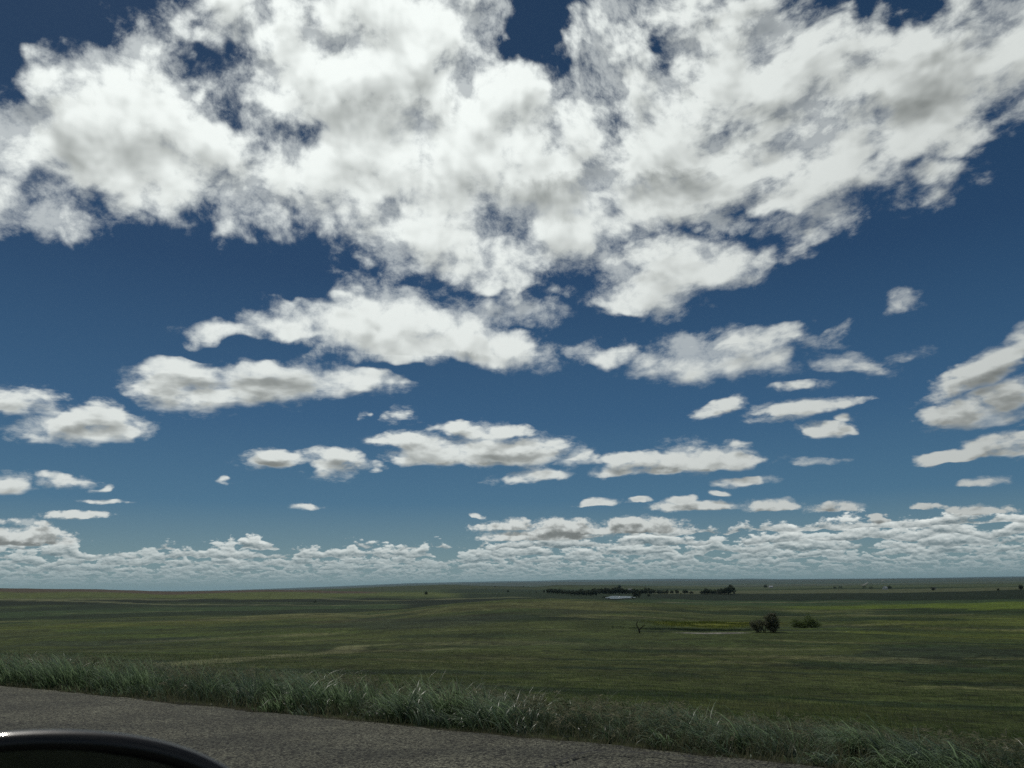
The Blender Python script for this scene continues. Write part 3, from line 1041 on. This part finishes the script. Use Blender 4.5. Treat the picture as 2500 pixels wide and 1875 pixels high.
fg = mesh_obj('field_grass', v, f, m_fld, attrs={'tint': tint})
tag(fg, 'short green and straw coloured prairie grass over the near field', 'grass', kind='stuff')
HAZE = 1.9e-5

# ------------------------------------------------------------------ pond
def round_sheet(c, ax, ay, rz, z, n=64, wob=.12, seed=1):
    a = np.linspace(0, 2 * np.pi, n, endpoint=False)
    k = 1 + wob * np.sin(a * 3 + seed) + wob * .7 * np.sin(a * 5 + 2 * seed)
    px, py = ax * np.cos(a) * k, ay * np.sin(a) * k
    co, si = math.cos(rz), math.sin(rz)
    x, y = c[0] + px * co - py * si, c[1] + px * si + py * co
    return np.c_[x, y, np.full(n, z)], [tuple(range(n))]


m, b, _ = material('pond water')
b.inputs['Base Color'].default_value = (.02, .03, .032, 1)
b.inputs['Roughness'].default_value = .12
b.inputs['IOR'].default_value = 1.33
wn = noise(pos(), 1.6, 3, .6)
bump(wn, 1.0, .9, b)
v, f = round_sheet(POND, 17, 105, -math.atan2(POND[0], POND[1]), POND_Z + .32, seed=2)
pond = mesh_obj('pond', v, f, m)
tag(pond, 'small pale farm pond in front of the dark trees', 'pond', kind='structure')


# ------------------------------------------------------------------ trees and bushes
def tube(points, radii, k=7):
    pts = np.asarray(points, float)
    n = len(pts)
    vs, fs = [], []
    for i in range(n):
        d = pts[min(i + 1, n - 1)] - pts[max(i - 1, 0)]
        d = Vector(d).normalized()
        u = d.orthogonal().normalized(); w = d.cross(u)
        for j in range(k):
            a = 2 * math.pi * j / k
            vs.append(tuple(Vector(pts[i]) + (u * math.cos(a) + w * math.sin(a)) * radii[i]))
    for i in range(n - 1):
        for j in range(k):
            fs.append((i * k + j, i * k + (j + 1) % k, (i + 1) * k + (j + 1) % k, (i + 1) * k + j))
    fs.append(tuple((n - 1) * k + j for j in range(k)))
    return vs, fs


def join(parts):
    V_, F_ = [], []
    for v, f in parts:
        o = len(V_)
        V_ += list(v); F_ += [tuple(i + o for i in q) for q in f]
    return V_, F_


def leaves(blobs, n, size, hollow=.35):
    """leaf sprays spread through a few lumps, in clusters with gaps between them"""
    blobs = np.array(blobs, float)
    vol = blobs[:, 3] * blobs[:, 4] * blobs[:, 5]
    ncl = max(10, n // 26)
    bi = rng.choice(len(blobs), ncl, p=vol / vol.sum())
    d = rng.normal(0, 1, (ncl, 3)); d /= np.linalg.norm(d, axis=1)[:, None]
    rr = (hollow + (1 - hollow) * rng.random(ncl)) ** .6
    cc = blobs[bi, :3] + d * blobs[bi, 3:6] * rr[:, None]
    ci = rng.integers(0, ncl, n)
    p_ = cc[ci] + rng.normal(0, 1, (n, 3)) * (blobs[bi, 3:6][ci] * .15)
    u = rng.normal(0, 1, (n, 3)); u /= np.linalg.norm(u, axis=1)[:, None]
    w = np.cross(u, rng.normal(0, 1, (n, 3))); w /= np.linalg.norm(w, axis=1)[:, None]
    s_ = size * (.5 + rng.random(n))[:, None]
    u, w = u * s_, w * s_ * .6
    v = np.stack([p_ - u, p_ + w, p_ + u, p_ - w], 1).reshape(-1, 3)
    tint = np.repeat(np.clip(rng.normal(.5, .25, n) + rng.normal(0, .2, ncl)[ci], 0, 1), 4)
    return v, np.arange(len(v)).reshape(-1, 4), tint


m_bark = simple_mat('grey brown bark', (.045, .038, .030), .9, .2, .35, 6.0)
m_far = leaf_mat('dark tree leaf', (.018, .030, .014), (.034, .050, .022), .6, .25, .22)
m_bush = leaf_mat('chokecherry leaf', (.052, .064, .032), (.135, .140, .085), .5, .45, .38)
m_bush2 = leaf_mat('wild plum leaf', (.058, .096, .026), (.150, .190, .060), .5, .4, .40)


def tree_kind(blobs, n, size, trunk_h, trunk_r, mat, limbs=5, seed=0):
    """a crown and a forked trunk of unit height, as two meshes"""
    r_ = random.Random(seed)
    parts = [tube([(0, 0, -.03), (.01, 0, trunk_h * .5), (0, .01, trunk_h), (.01, 0, trunk_h * 1.7)], [trunk_r * 1.3, trunk_r, trunk_r * .8, trunk_r * .3])]
    for i in range(limbs):
        b_ = blobs[i % len(blobs)]
        t_ = (b_[0] * .8, b_[1] * .8, b_[2] + b_[5] * .3)
        parts.append(tube([(0, 0, trunk_h * (.5 + .1 * i / limbs)), (t_[0] * .45, t_[1] * .45, trunk_h + (t_[2] - trunk_h) * .4), t_], [trunk_r * .6, trunk_r * .4, trunk_r * .12], 5))
    return join(parts), leaves(blobs, n, size)


def place_tree(kind, loc, h, wide, rz, name, label, cat, group, meshes={}):
    o = empty(name, loc, rz)
    o.scale = (h * wide, h * wide, h)
    tag(o, label, cat, group)
    if id(kind) not in meshes:
        (tv, tf), (lv, lf, lt), mat = kind
        t_ = mesh_obj('trunk', tv, tf, m_bark, o, smooth=True)
        c_ = mesh_obj('crown', lv, lf, mat, o, attrs={'tint': lt})
        meshes[id(kind)] = (t_, c_)
    else:
        for src in meshes[id(kind)]:
            c = src.copy(); COL.objects.link(c); c.parent = o
    return o


def kind_of(blobs, n, size, th, tr, mat, limbs=5, seed=0):
    a, b_ = tree_kind(blobs, n, size, th, tr, mat, limbs, seed)
    return (a, b_, mat)


ROUND = kind_of([(0, 0, .55, .42, .42, .36), (.26, .1, .36, .28, .28, .28), (-.28, -.05, .38, .28, .28, .30), (0, -.1, .80, .24, .24, .18)], 1300, .05, .16, .022, m_far, 4, 1)
TALL = kind_of([(0, 0, .55, .26, .26, .40), (.10, 0, .34, .26, .26, .26), (-.06, .05, .82, .16, .16, .16)], 900, .046, .16, .022, m_far, 3, 2)
OPEN = kind_of([(.1, 0, .66, .30, .30, .24), (-.24, 0, .54, .24, .24, .24), (.02, .05, .32, .34, .3, .2), (-.05, 0, .86, .16, .16, .13)], 800, .046, .2, .024, m_far, 4, 3)
LOW = kind_of([(0, 0, .45, .55, .5, .4), (.4, 0, .35, .4, .4, .3), (-.42, 0, .36, .38, .4, .32)], 620, .06, .12, .03, m_far, 3, 4)
KINDS = {'r': ROUND, 't': TALL, 'o': OPEN, 'l': LOW}


def far_tree(u, vb, vh, kind, wide, label, name='tree', cat='tree', group=None, sc=.31646, x0=1200.0, y0=1390.0):
    px, py = x0 + u * sc, y0 + vb * sc
    c = ground_hit(px, py, r0=500)
    r_ = math.hypot(c[0], c[1])
    h = vh * sc / FPX * r_ * 1.06
    return place_tree(KINDS[kind], (c[0], c[1], c[2] - .1), h, wide * (1.25 if group and vh > 15 else 1.0), random.uniform(0, 6.28), name, label, cat, group)


G1, L1 = 'trees in the row left of the pond', 'dark bushy tree standing in the long row left of the pond'
for u, vb, vh, k, w in [(405, 182, 22, 't', 1), (440, 186, 34, 'r', 1), (462, 188, 38, 't', 1), (495, 189, 36, 'r', 1.1), (525, 191, 38, 'r', 1), (560, 194, 32, 'r', 1.2), (590, 196, 34, 'o', 1.1),
                        (625, 199, 36, 'r', 1.1), (660, 201, 34, 'r', 1.1), (692, 203, 48, 'r', .9), (722, 203, 36, 'r', 1.1), (750, 204, 42, 'r', 1), (785, 208, 56, 'r', .8)]:
    far_tree(u, vb, vh, k, w, L1, group=G1)
G2, L2 = 'trees in the belt behind the pond', 'dark tree in the dense belt directly behind the pond'
for u, vb, vh, k, w in [(815, 191, 40, 'r', 1.2), (838, 190, 42, 'o', 1.2), (862, 190, 40, 'r', 1.2), (886, 190, 44, 'r', 1.2), (910, 191, 38, 'r', 1.2), (935, 191, 42, 'r', 1.2), (960, 191, 50, 'r', 1.1),
                        (985, 191, 44, 'r', 1.2), (1010, 190, 42, 'r', 1.2), (1034, 190, 38, 'o', 1.2), (1055, 190, 34, 'r', 1.2), (1096, 190, 38, 'r', 1.2)]:
    far_tree(u, vb, vh, k, w, L2, group=G2)
G3, L3 = 'trees in the row right of the pond', 'dark tree in the thinning row right of the pond'
for u, vb, vh, k, w in [(1150, 191, 34, 'r', 1.2), (1175, 191, 36, 'r', 1.1), (1203, 190, 44, 'r', 1.1), (1232, 190, 36, 'r', 1.1), (1262, 191, 34, 'o', 1.1), (1292, 191, 30, 'r', 1.2), (1318, 192, 28, 'r', 1.2),
                        (1356, 192, 34, 't', 1), (1392, 188, 24, 'r', 1), (1430, 190, 32, 't', 1.1), (1492, 189, 30, 'r', 1), (1512, 189, 26, 'o', 1), (1542, 190, 20, 'r', 1)]:
    far_tree(u, vb, vh, k, w, L3, group=G3)
G4, L4 = 'trees in the separate clump', 'dark tree in the separate clump right of the tree row'
for u, vb, vh, k, w in [(1632, 193, 28, 'r', 1.2), (1656, 193, 42, 'r', 1), (1684, 193, 34, 'r', 1.1), (1710, 193, 30, 'r', 1.2), (1738, 193, 32, 'r', 1.2), (1764, 193, 38, 'r', 1.1), (1790, 193, 44, 'r', 1.1), (1814, 193, 46, 'r', 1)]:
    far_tree(u, vb, vh, k, w, L4, group=G4)
far_tree(1846, 195, 68, 'r', 1.0, 'tallest dark round tree at the right end of the separate clump')
far_tree(1120, 221, 64, 'r', .85, 'big dark tree standing at the right end of the pond')
far_tree(1085, 224, 13, 'l', 1.6, 'low dark bush on the right bank of the pond', 'bush', 'bush')
far_tree(868, 221, 16, 'l', 1.6, 'low dark bush on the left bank of the pond', 'bush', 'bush')
far_tree(905, 229, 9, 'l', 1.6, 'lowest dark bush at the near left corner of the pond', 'bush', 'bush')
far_tree(1213, 211, 20, 'r', 1.3, 'small tree standing alone in front of the row right of the pond')
far_tree(345, 181, 9, 'l', 1.5, 'low dark bush at the left end of the tree row', 'bush', 'bush')
far_tree(1460, 190, 9, 'l', 1.4, 'low bush between the last two trees of the right row', 'bush', 'bush')
far_tree(990, 147, 26, 'r', 1.0, 'dark tree rising on the slope above the belt behind the pond')
far_tree(127, 177, 18, 'r', .9, 'lone dark tree on the slope left of the tree row')
far_tree(292, 180, 9, 'r', 1.0, 'tiny lone tree just left of the tree row')
far_tree(25, 137, 9, 'l', 1.2, 'low bush on the crest of the middle hill', 'bush', 'bush')
far_tree(248, 138, 9, 'l', 1.2, 'low bush in the dip right of the hill crest', 'bush', 'bush')
far_tree(1040, 1452, 8, 'r', .9, 'lone small tree below the middle hill crest', x0=0, y0=0, sc=1)
far_tree(769, 1472, 6, 'l', 1.0, 'lone dark bush on the olive slope at the left', 'bush', 'bush', x0=0, y0=0, sc=1)
far_tree(1869, 1435, 7, 'r', 1.0, 'tiny dark tree beside the pale far building', x0=0, y0=0, sc=1)
far_tree(2438, 1444, 7, 'o', 1.0, 'small tree on the far green field near the right edge', x0=0, y0=0, sc=1)
far_tree(2493, 1440, 10, 'r', 1.0, 'small dark round tree at the right edge of the far field', x0=0, y0=0, sc=1)
for u, vb in [(2038, 1437), (2052, 1436), (2110, 1436), (2127, 1437)]:
    far_tree(u, vb, 5, 'l', 1.2, 'low dark bush in the farmyard row left of the white farmhouse', 'bush', 'bush', 'bushes left of the white farmhouse', x0=0, y0=0, sc=1)
far_tree(2172, 1438, 7, 'r', 1.1, 'small dark tree close to the right of the white farmhouse', x0=0, y0=0, sc=1)
far_tree(2278, 1442, 7, 'r', 1.1, 'small dark tree by the little pale shed', x0=0, y0=0, sc=1)

# the two bushes by the dry hollow and the dead snag
c = ground_hit(1870, 1544)
r_ = math.hypot(c[0], c[1]); pxm = r_ / FPX
u = Vector((c[1], -c[0], 0)) / r_
bush = empty('large_bush', c - np.array([0, 0, .05]), -math.atan2(c[0], c[1]))
tag(bush, 'large grey green two lobed bush with dark stems beside the yellow weeds', 'bush')
H = 43 * pxm
blobs = [(-.42 * H, 0, .22 * H, .30 * H, .4 * H, .16 * H), (.34 * H, 0, .26 * H, .30 * H, .4 * H, .18 * H), (-.38 * H, 0, .42 * H, .36 * H, .4 * H, .24 * H), (-.60 * H, .1, .36 * H, .18 * H, .3 * H, .18 * H), (.30 * H, .1, .66 * H, .36 * H, .4 * H, .30 * H), (.48 * H, -.1, .42 * H, .24 * H, .3 * H, .25 * H), (.10 * H, .2, .46 * H, .3 * H, .4 * H, .2 * H), (.42 * H, 0, .86 * H, .22 * H, .25 * H, .14 * H)]
lv, lf, lt = leaves(blobs, 9000, .085, .12)
mesh_obj('crown', lv, lf, m_bush, bush, attrs={'tint': lt})
st = []
for (bx, tx, tz) in [(-.30, -.55, .45), (-.24, -.34, .55), (-.10, -.16, .5), (-.05, .06, .55), (.28, .12, .6), (.34, .30, .85), (.40, .46, .8), (.44, .62, .55), (.38, .5, .95)]:
    st.append(tube([(bx * H, 0, -.1), ((bx * .6 + tx * .4) * H + random.uniform(-.1, .1), random.uniform(-.2, .2), tz * .45 * H), (tx * H, random.uniform(-.4, .4), tz * H)], [.10, .07, .025], 6))
v, f = join(st)
mesh_obj('trunk', v, f, m_bark, bush, smooth=True)

c = ground_hit(1968, 1533)
r_ = math.hypot(c[0], c[1]); pxm = r_ / FPX
bush = empty('small_bush', c - np.array([0, 0, .05]), -math.atan2(c[0], c[1]))
tag(bush, 'smaller green bush with a pointed top right of the two lobed bush', 'bush')
H = 32 * pxm
blobs = [(-.60 * H, 0, .34 * H, .40 * H, .5 * H, .28 * H), (.15 * H, 0, .48 * H, .34 * H, .4 * H, .36 * H), (.18 * H, 0, .82 * H, .16 * H, .2 * H, .16 * H), (.62 * H, 0, .34 * H, .40 * H, .45 * H, .28 * H), (0, 0, .22 * H, .95 * H, .6 * H, .22 * H)]
lv, lf, lt = leaves(blobs, 7500, .085, .08)
mesh_obj('crown', lv, lf, m_bush2, bush, attrs={'tint': lt})
st = [tube([(bx * H, 0, -.1), (bx * 1.2 * H, .1, .2 * H), (tx * H, .1, tz * H)], [.07, .05, .02], 5) for bx, tx, tz in [(-.4, -.6, .4), (-.1, .0, .5), (.1, .18, .85), (.35, .6, .4)]]
v, f = join(st)
mesh_obj('trunk', v, f, m_bark, bush, smooth=True)

c = ground_hit(1561, 1546)
r_ = math.hypot(c[0], c[1]); q = r_ / FPX
snag = empty('dead_tree', c, -math.atan2(c[0], c[1]))
tag(snag, 'bare dead tree stump with two crooked limbs left of the yellow weeds', 'dead tree')
m_dead = simple_mat('charred wood', (.022, .019, .017), .9, .2, .4, 5.0)
v, f = tube([(0, 0, -.2), (.3 * q, 0, 3 * q), (-1.0 * q, .1, 8 * q), (-3.5 * q, .1, 14 * q)], [2.3 * q, 1.9 * q, 1.5 * q, 1.1 * q])
mesh_obj('trunk', v, f, m_dead, snag, smooth=True)
v, f = join([tube([(-3.4 * q, .1, 13.5 * q), (-5.2 * q, .1, 17 * q), (-5.0 * q, 0, 21 * q), (-3.0 * q, 0, 25 * q), (-1.6 * q, .1, 29 * q)], [1.1 * q, 1.1 * q, .9 * q, .7 * q, .25 * q]), tube([(-5.0 * q, 0, 20 * q), (-6.6 * q, .1, 23 * q)], [.6 * q, .2 * q])])
mesh_obj('limb', v, f, m_dead, snag, smooth=True)
v, f = join([tube([(-.6 * q, .1, 7 * q), (3.5 * q, 0, 10 * q), (7 * q, 0, 13.5 * q), (11 * q, .1, 16.5 * q), (17 * q, .1, 18.8 * q)], [1.2 * q, 1.1 * q, .9 * q, .7 * q, .25 * q]), tube([(10 * q, .1, 16 * q), (12.5 * q, .1, 19.5 * q)], [.5 * q, .15 * q])])
mesh_obj('limb', v, f, m_dead, snag, smooth=True)

# yellow flowering weeds
n = 12000
c = ground_hit(1725, 1524)
r_ = math.hypot(c[0], c[1])
a_ = np.radians(azel(1725, 1524)[0]) + np.clip(rng.normal(0, .6, n), -1.2, 1.2) * 120 / FPX
rr = r_ + rng.normal(0, 9, n)
x, y = np.sin(a_) * rr, np.cos(a_) * rr
k = fbm(x / 5, y / 8, 91) > .45
x, y = x[k], y[k]; n = len(x)
v, f, mid = blades(np.c_[x, y, height(x, y) - .03], rng.random(n) * 6.28, np.radians(10 + 20 * rng.random(n)), np.radians(40 * rng.random(n)), .12 + .25 * rng.random(n), .05 + .05 * rng.random(n), 2)
u_ = np.tile(np.repeat(np.array([0, .45, 1.]), 2), n)
tint = np.clip(u_ + np.repeat(rng.normal(0, .2, n), 6), 0, 1)
m_weed = leaf_mat('flowering spurge', (.034, .058, .018), (.125, .150, .017), .7, .2, .3)
yw = mesh_obj('yellow_weeds', v, f, m_weed, attrs={'tint': tint})
tag(yw, 'yellow green flowering weeds in the hollow by the bushes', 'weeds', kind='stuff')

# rushes round the dry hollow: darker, taller growth in front of the weeds
n = 6000
a_ = np.radians(azel(1690, 1538)[0]) + np.clip(rng.normal(0, .6, n), -1.2, 1.2) * 150 / FPX
r_ = math.hypot(*ground_hit(1690, 1538)[:2])
rr = r_ + rng.normal(0, 4, n)
x, y = np.sin(a_) * rr, np.cos(a_) * rr
k = fbm(x / 4, y / 6, 93) > .42
x, y = x[k], y[k]; n = len(x)
v, f, mid = blades(np.c_[x, y, height(x, y) - .03], rng.random(n) * 6.28, np.radians(5 + 15 * rng.random(n)), np.radians(40 * rng.random(n)), .12 + .28 * rng.random(n), .04 + .04 * rng.random(n), 2)
m_rush = leaf_mat('rush', (.020, .036, .016), (.040, .060, .024), .6, .3, .3)
ru = mesh_obj('rushes', v, f, m_rush, attrs={'tint': np.repeat(rng.random(n), 6)})
tag(ru, 'dark green rushes between the pale dry hollow and the yellow weeds', 'rushes', kind='stuff')

# ------------------------------------------------------------------ farm buildings, far off
m_white = simple_mat('white boards', (.50, .50, .48), .7, .3, .06)
m_pale = simple_mat('pale boards', (.45, .42, .36), .8, .3, .1)
m_tin = simple_mat('pale tin roof', (.40, .41, .41), .6, .4, .1)
m_droof = simple_mat('dark shingles', (.06, .06, .06), .9, .2, .2)
m_glass = simple_mat('window glass', (.03, .04, .045), .15, .6, .05)
m_door = simple_mat('door paint', (.12, .07, .05), .7, .3, .1)


def box(x0, x1, y0, y1, z0, z1):
    v = [(x, y, z) for x in (x0, x1) for y in (y0, y1) for z in (z0, z1)]
    return v, [(0, 1, 3, 2), (4, 6, 7, 5), (0, 4, 5, 1), (2, 3, 7, 6), (0, 2, 6, 4), (1, 5, 7, 3)]


def farmhouse(px, py, wpx, label, name, wall_m, roof_m, turn=.4, cat='house'):
    c = ground_hit(px, py, r0=500)
    r_ = math.hypot(c[0], c[1])
    w = wpx / FPX * r_ / 2
    hgt, ridge = w * .62, w * .62
    o = empty(name, c - np.array([0, 0, .3]), -math.atan2(c[0], c[1]) + turn)
    tag(o, label, cat)
    d = w * .7
    v = [(-w, -d, 0), (w, -d, 0), (w, d, 0), (-w, d, 0), (-w, -d, hgt), (w, -d, hgt), (w, d, hgt), (-w, d, hgt), (-w, 0, hgt + ridge), (w, 0, hgt + ridge)]
    mesh_obj('wall', v, [(0, 1, 5, 4), (2, 3, 7, 6), (1, 2, 6, 9, 5), (3, 0, 4, 8, 7)], wall_m, o)
    e, g_ = w * .1, .12
    v = [(-w - e, -d - e, hgt - e + g_), (w + e, -d - e, hgt - e + g_), (w + e, 0, hgt + ridge + g_), (-w - e, 0, hgt + ridge + g_), (w + e, d + e, hgt - e + g_), (-w - e, d + e, hgt - e + g_)]
    v += [(x, y, z + .18) for x, y, z in v]
    mesh_obj('roof', v, [(0, 1, 2, 3), (3, 2, 4, 5), (6, 9, 8, 7), (9, 11, 10, 8), (0, 6, 7, 1), (5, 4, 10, 11), (1, 7, 8, 2), (2, 8, 10, 4), (0, 3, 9, 6), (3, 5, 11, 9)], roof_m, o)
    bx = box(-.12 * w, .12 * w, -d - .06, -d + .05, 0, hgt * .7)
    mesh_obj('door', bx[0], bx[1], m_door, o)
    for x in (-.55, .55):
        bx = box((x - .14) * w, (x + .14) * w, -d - .05, -d + .05, hgt * .4, hgt * .75)
        mesh_obj('window', bx[0], bx[1], m_glass, o)
    return o


farmhouse(1539, 1442.5, 8, 'white roofed house showing between the trees behind the pond', 'farmhouse', m_white, m_white, .2)
farmhouse(2161, 1439, 10, 'white farmhouse with a peaked roof on the far right plain', 'farmhouse', m_white, m_tin, 1.1)
farmhouse(2279, 1440, 8, 'little pale shed with a dark roof standing alone far right', 'shed', m_pale, m_droof, .3, 'shed')
farmhouse(1882, 1435.5, 8, 'tiny pale building on the plain right of the tree clump', 'shed', m_pale, m_tin, .2, 'shed')

# gravel road climbing the far plain
m_gravel = simple_mat('gravel road', (.20, .19, .16), .95, .1, .15, .05)


def far_road(line, w):
    P = []
    for i in range(len(line) - 1):
        for k in range(12):
            f_ = k / 12
            P.append(ground_hit(line[i][0] * (1 - f_) + line[i + 1][0] * f_, line[i][1] * (1 - f_) + line[i + 1][1] * f_, r0=900)[:2])
    P = np.array(P)
    d = np.gradient(P, axis=0); d /= np.linalg.norm(d, axis=1)[:, None] + 1e-9
    nn = np.stack([-d[:, 1], d[:, 0]], -1) * w
    a, c = P + nn, P - nn
    v = np.vstack([np.c_[a, height(a[:, 0], a[:, 1]) + 1.2], np.c_[c, height(c[:, 0], c[:, 1]) + 1.2]])
    n = len(P)
    o = mesh_obj('gravel_road', v, [(i, i + 1, n + i + 1, n + i) for i in range(n - 1)], m_gravel)
    tag(o, kind='structure')


far_road([(2104, 1430), (2112, 1427), (2119, 1421)], 7)
far_road([(2152, 1419.5), (2158, 1416)], 9)

# ------------------------------------------------------------------ side mirror of the car the picture is taken from
MD = .56                                       # metres from the lens
mc = Vector((0, 0, EYE)) + look(92, 2104) * (MD / (look(92, 2104) @ look(1250, 937.5)))
xr = (look(1105, 1785) - look(105, 1785)); xr.z *= 1; xr.normalize()
face = (Vector((0, 0, EYE)) - mc).normalized()
up_ = face.cross(xr).normalized() * 1
xr = up_.cross(face).normalized()
if up_.z < 0:
    up_, xr = -up_, -xr
MM = Matrix((xr, up_, face)).transposed().to_4x4()
MM.translation = mc
mirror = empty('side_mirror', mc)
mirror.matrix_world = MM
tag(mirror, 'black glossy side mirror of the car at the bottom left corner', 'car mirror')
m_blk, b, _ = material('black gloss plastic')
nn_ = noise(pos(), 300, 3, .6)
put(b.inputs['Base Color'], cscale(V_rgb((.006, .0065, .0075)), rmp(nn_, .3, .7, .8, 1.2)))
b.inputs['Roughness'].default_value = .36
b.inputs['Specular IOR Level'].default_value = .20
b.inputs['Coat Weight'].default_value = .35
b.inputs['Coat Roughness'].default_value = .09
m_mg, b, _ = material('mirror glass')
put(b.inputs['Base Color'], cscale(V_rgb((.09, .095, .10)), rmp(noise(pos(), 90, 3, .6), .3, .7, .92, 1.05)))
b.inputs['Metallic'].default_value = 1.0
b.inputs['Roughness'].default_value = .16
PX = MD / FPX


def ring(a, bb, z, n=96, e=2.12):
    t_ = np.linspace(0, 2 * np.pi, n, endpoint=False)
    co, si = np.cos(t_), np.sin(t_)
    return np.c_[a * np.sign(co) * np.abs(co) ** (2 / e), bb * np.sign(si) * np.abs(si) ** (2 / e), np.full(n, z)]


def loft(rings, cap0=False, cap1=False):
    n = len(rings[0])
    v = np.vstack(rings)
    f = []
    for i in range(len(rings) - 1):
        for j in range(n):
            f.append((i * n + j, i * n + (j + 1) % n, (i + 1) * n + (j + 1) % n, (i + 1) * n + j))
    if cap0: f.append(tuple(range(n - 1, -1, -1)))
    if cap1: f.append(tuple((len(rings) - 1) * n + j for j in range(n)))
    return v, f


A_, B_ = 573 * PX, 301 * PX
prof_r = []
for d_, z_ in [(.060, -.008), (.058, .004), (.048, .008)]:
    pass
rings = [ring(A_ - .018, B_ - .018, -.022), ring(A_ - .0175, B_ - .0175, -.004), ring(A_ - .015, B_ - .015, .001), ring(A_ - .010, B_ - .010, .003), ring(A_ - .005, B_ - .005, .001), ring(A_ - .0015, B_ - .0015, -.004),
         ring(A_, B_, -.012), ring(A_ - .001, B_ - .001, -.024), ring(A_ - .008, B_ - .008, -.045), ring(A_ - .024, B_ - .024, -.068), ring(A_ - .055, B_ - .05, -.088), ring(A_ * .35, B_ * .3, -.098)]
v, f = loft(rings, False, True)
mesh_obj('housing', v, f, m_blk, mirror, smooth=True)
v, f = loft([ring(A_ - .0185, B_ - .0185, -.018), ring(A_ * .5, B_ * .5, -.018)], False, True)
gl = mesh_obj('mirror_glass', v, f, m_mg, mirror, smooth=True)
gl.rotation_euler = (rad(13.0), rad(3.0), 0)
v, f = loft([np.c_[ring(.05, .03, 0)[:, 0] - A_ * .55, ring(.05, .03, 0)[:, 1] - B_ * .8, np.full(96, -.045)], np.c_[ring(.045, .028, 0)[:, 0] - A_ * .75, ring(.045, .028, 0)[:, 1] - B_ * 1.15, np.full(96, -.03)],
             np.c_[ring(.055, .035, 0)[:, 0] - A_ * 1.1, ring(.055, .035, 0)[:, 1] - B_ * 1.45, np.full(96, -.015)]], True, True)
mesh_obj('mounting_arm', v, f, m_blk, mirror, smooth=True)

# ------------------------------------------------------------------ air
if HAZE > 0:
    m = bpy.data.materials.new('haze')
    m.use_nodes = True
    V.nt = m.node_tree
    V.nt.nodes.clear()
    pv = node('ShaderNodeVolumePrincipled')
    pv.inputs['Color'].default_value = (.58, .88, 1.0, 1)
    pv.inputs['Density'].default_value = HAZE
    pv.inputs['Anisotropy'].default_value = .2
    o_ = node('ShaderNodeOutputMaterial')
    V.nt.links.new(pv.outputs[0], o_.inputs['Volume'])
    lo = float(Z.min()) - 1.0
    bx = box(-70000, 70000, -70000, 70000, lo, float(Z.max()) + 25)
    hz_ = mesh_obj('haze', bx[0], [tuple(q) for q in bx[1]], m)
    tag(hz_, 'thin blue haze over the far plain', 'haze', kind='stuff')
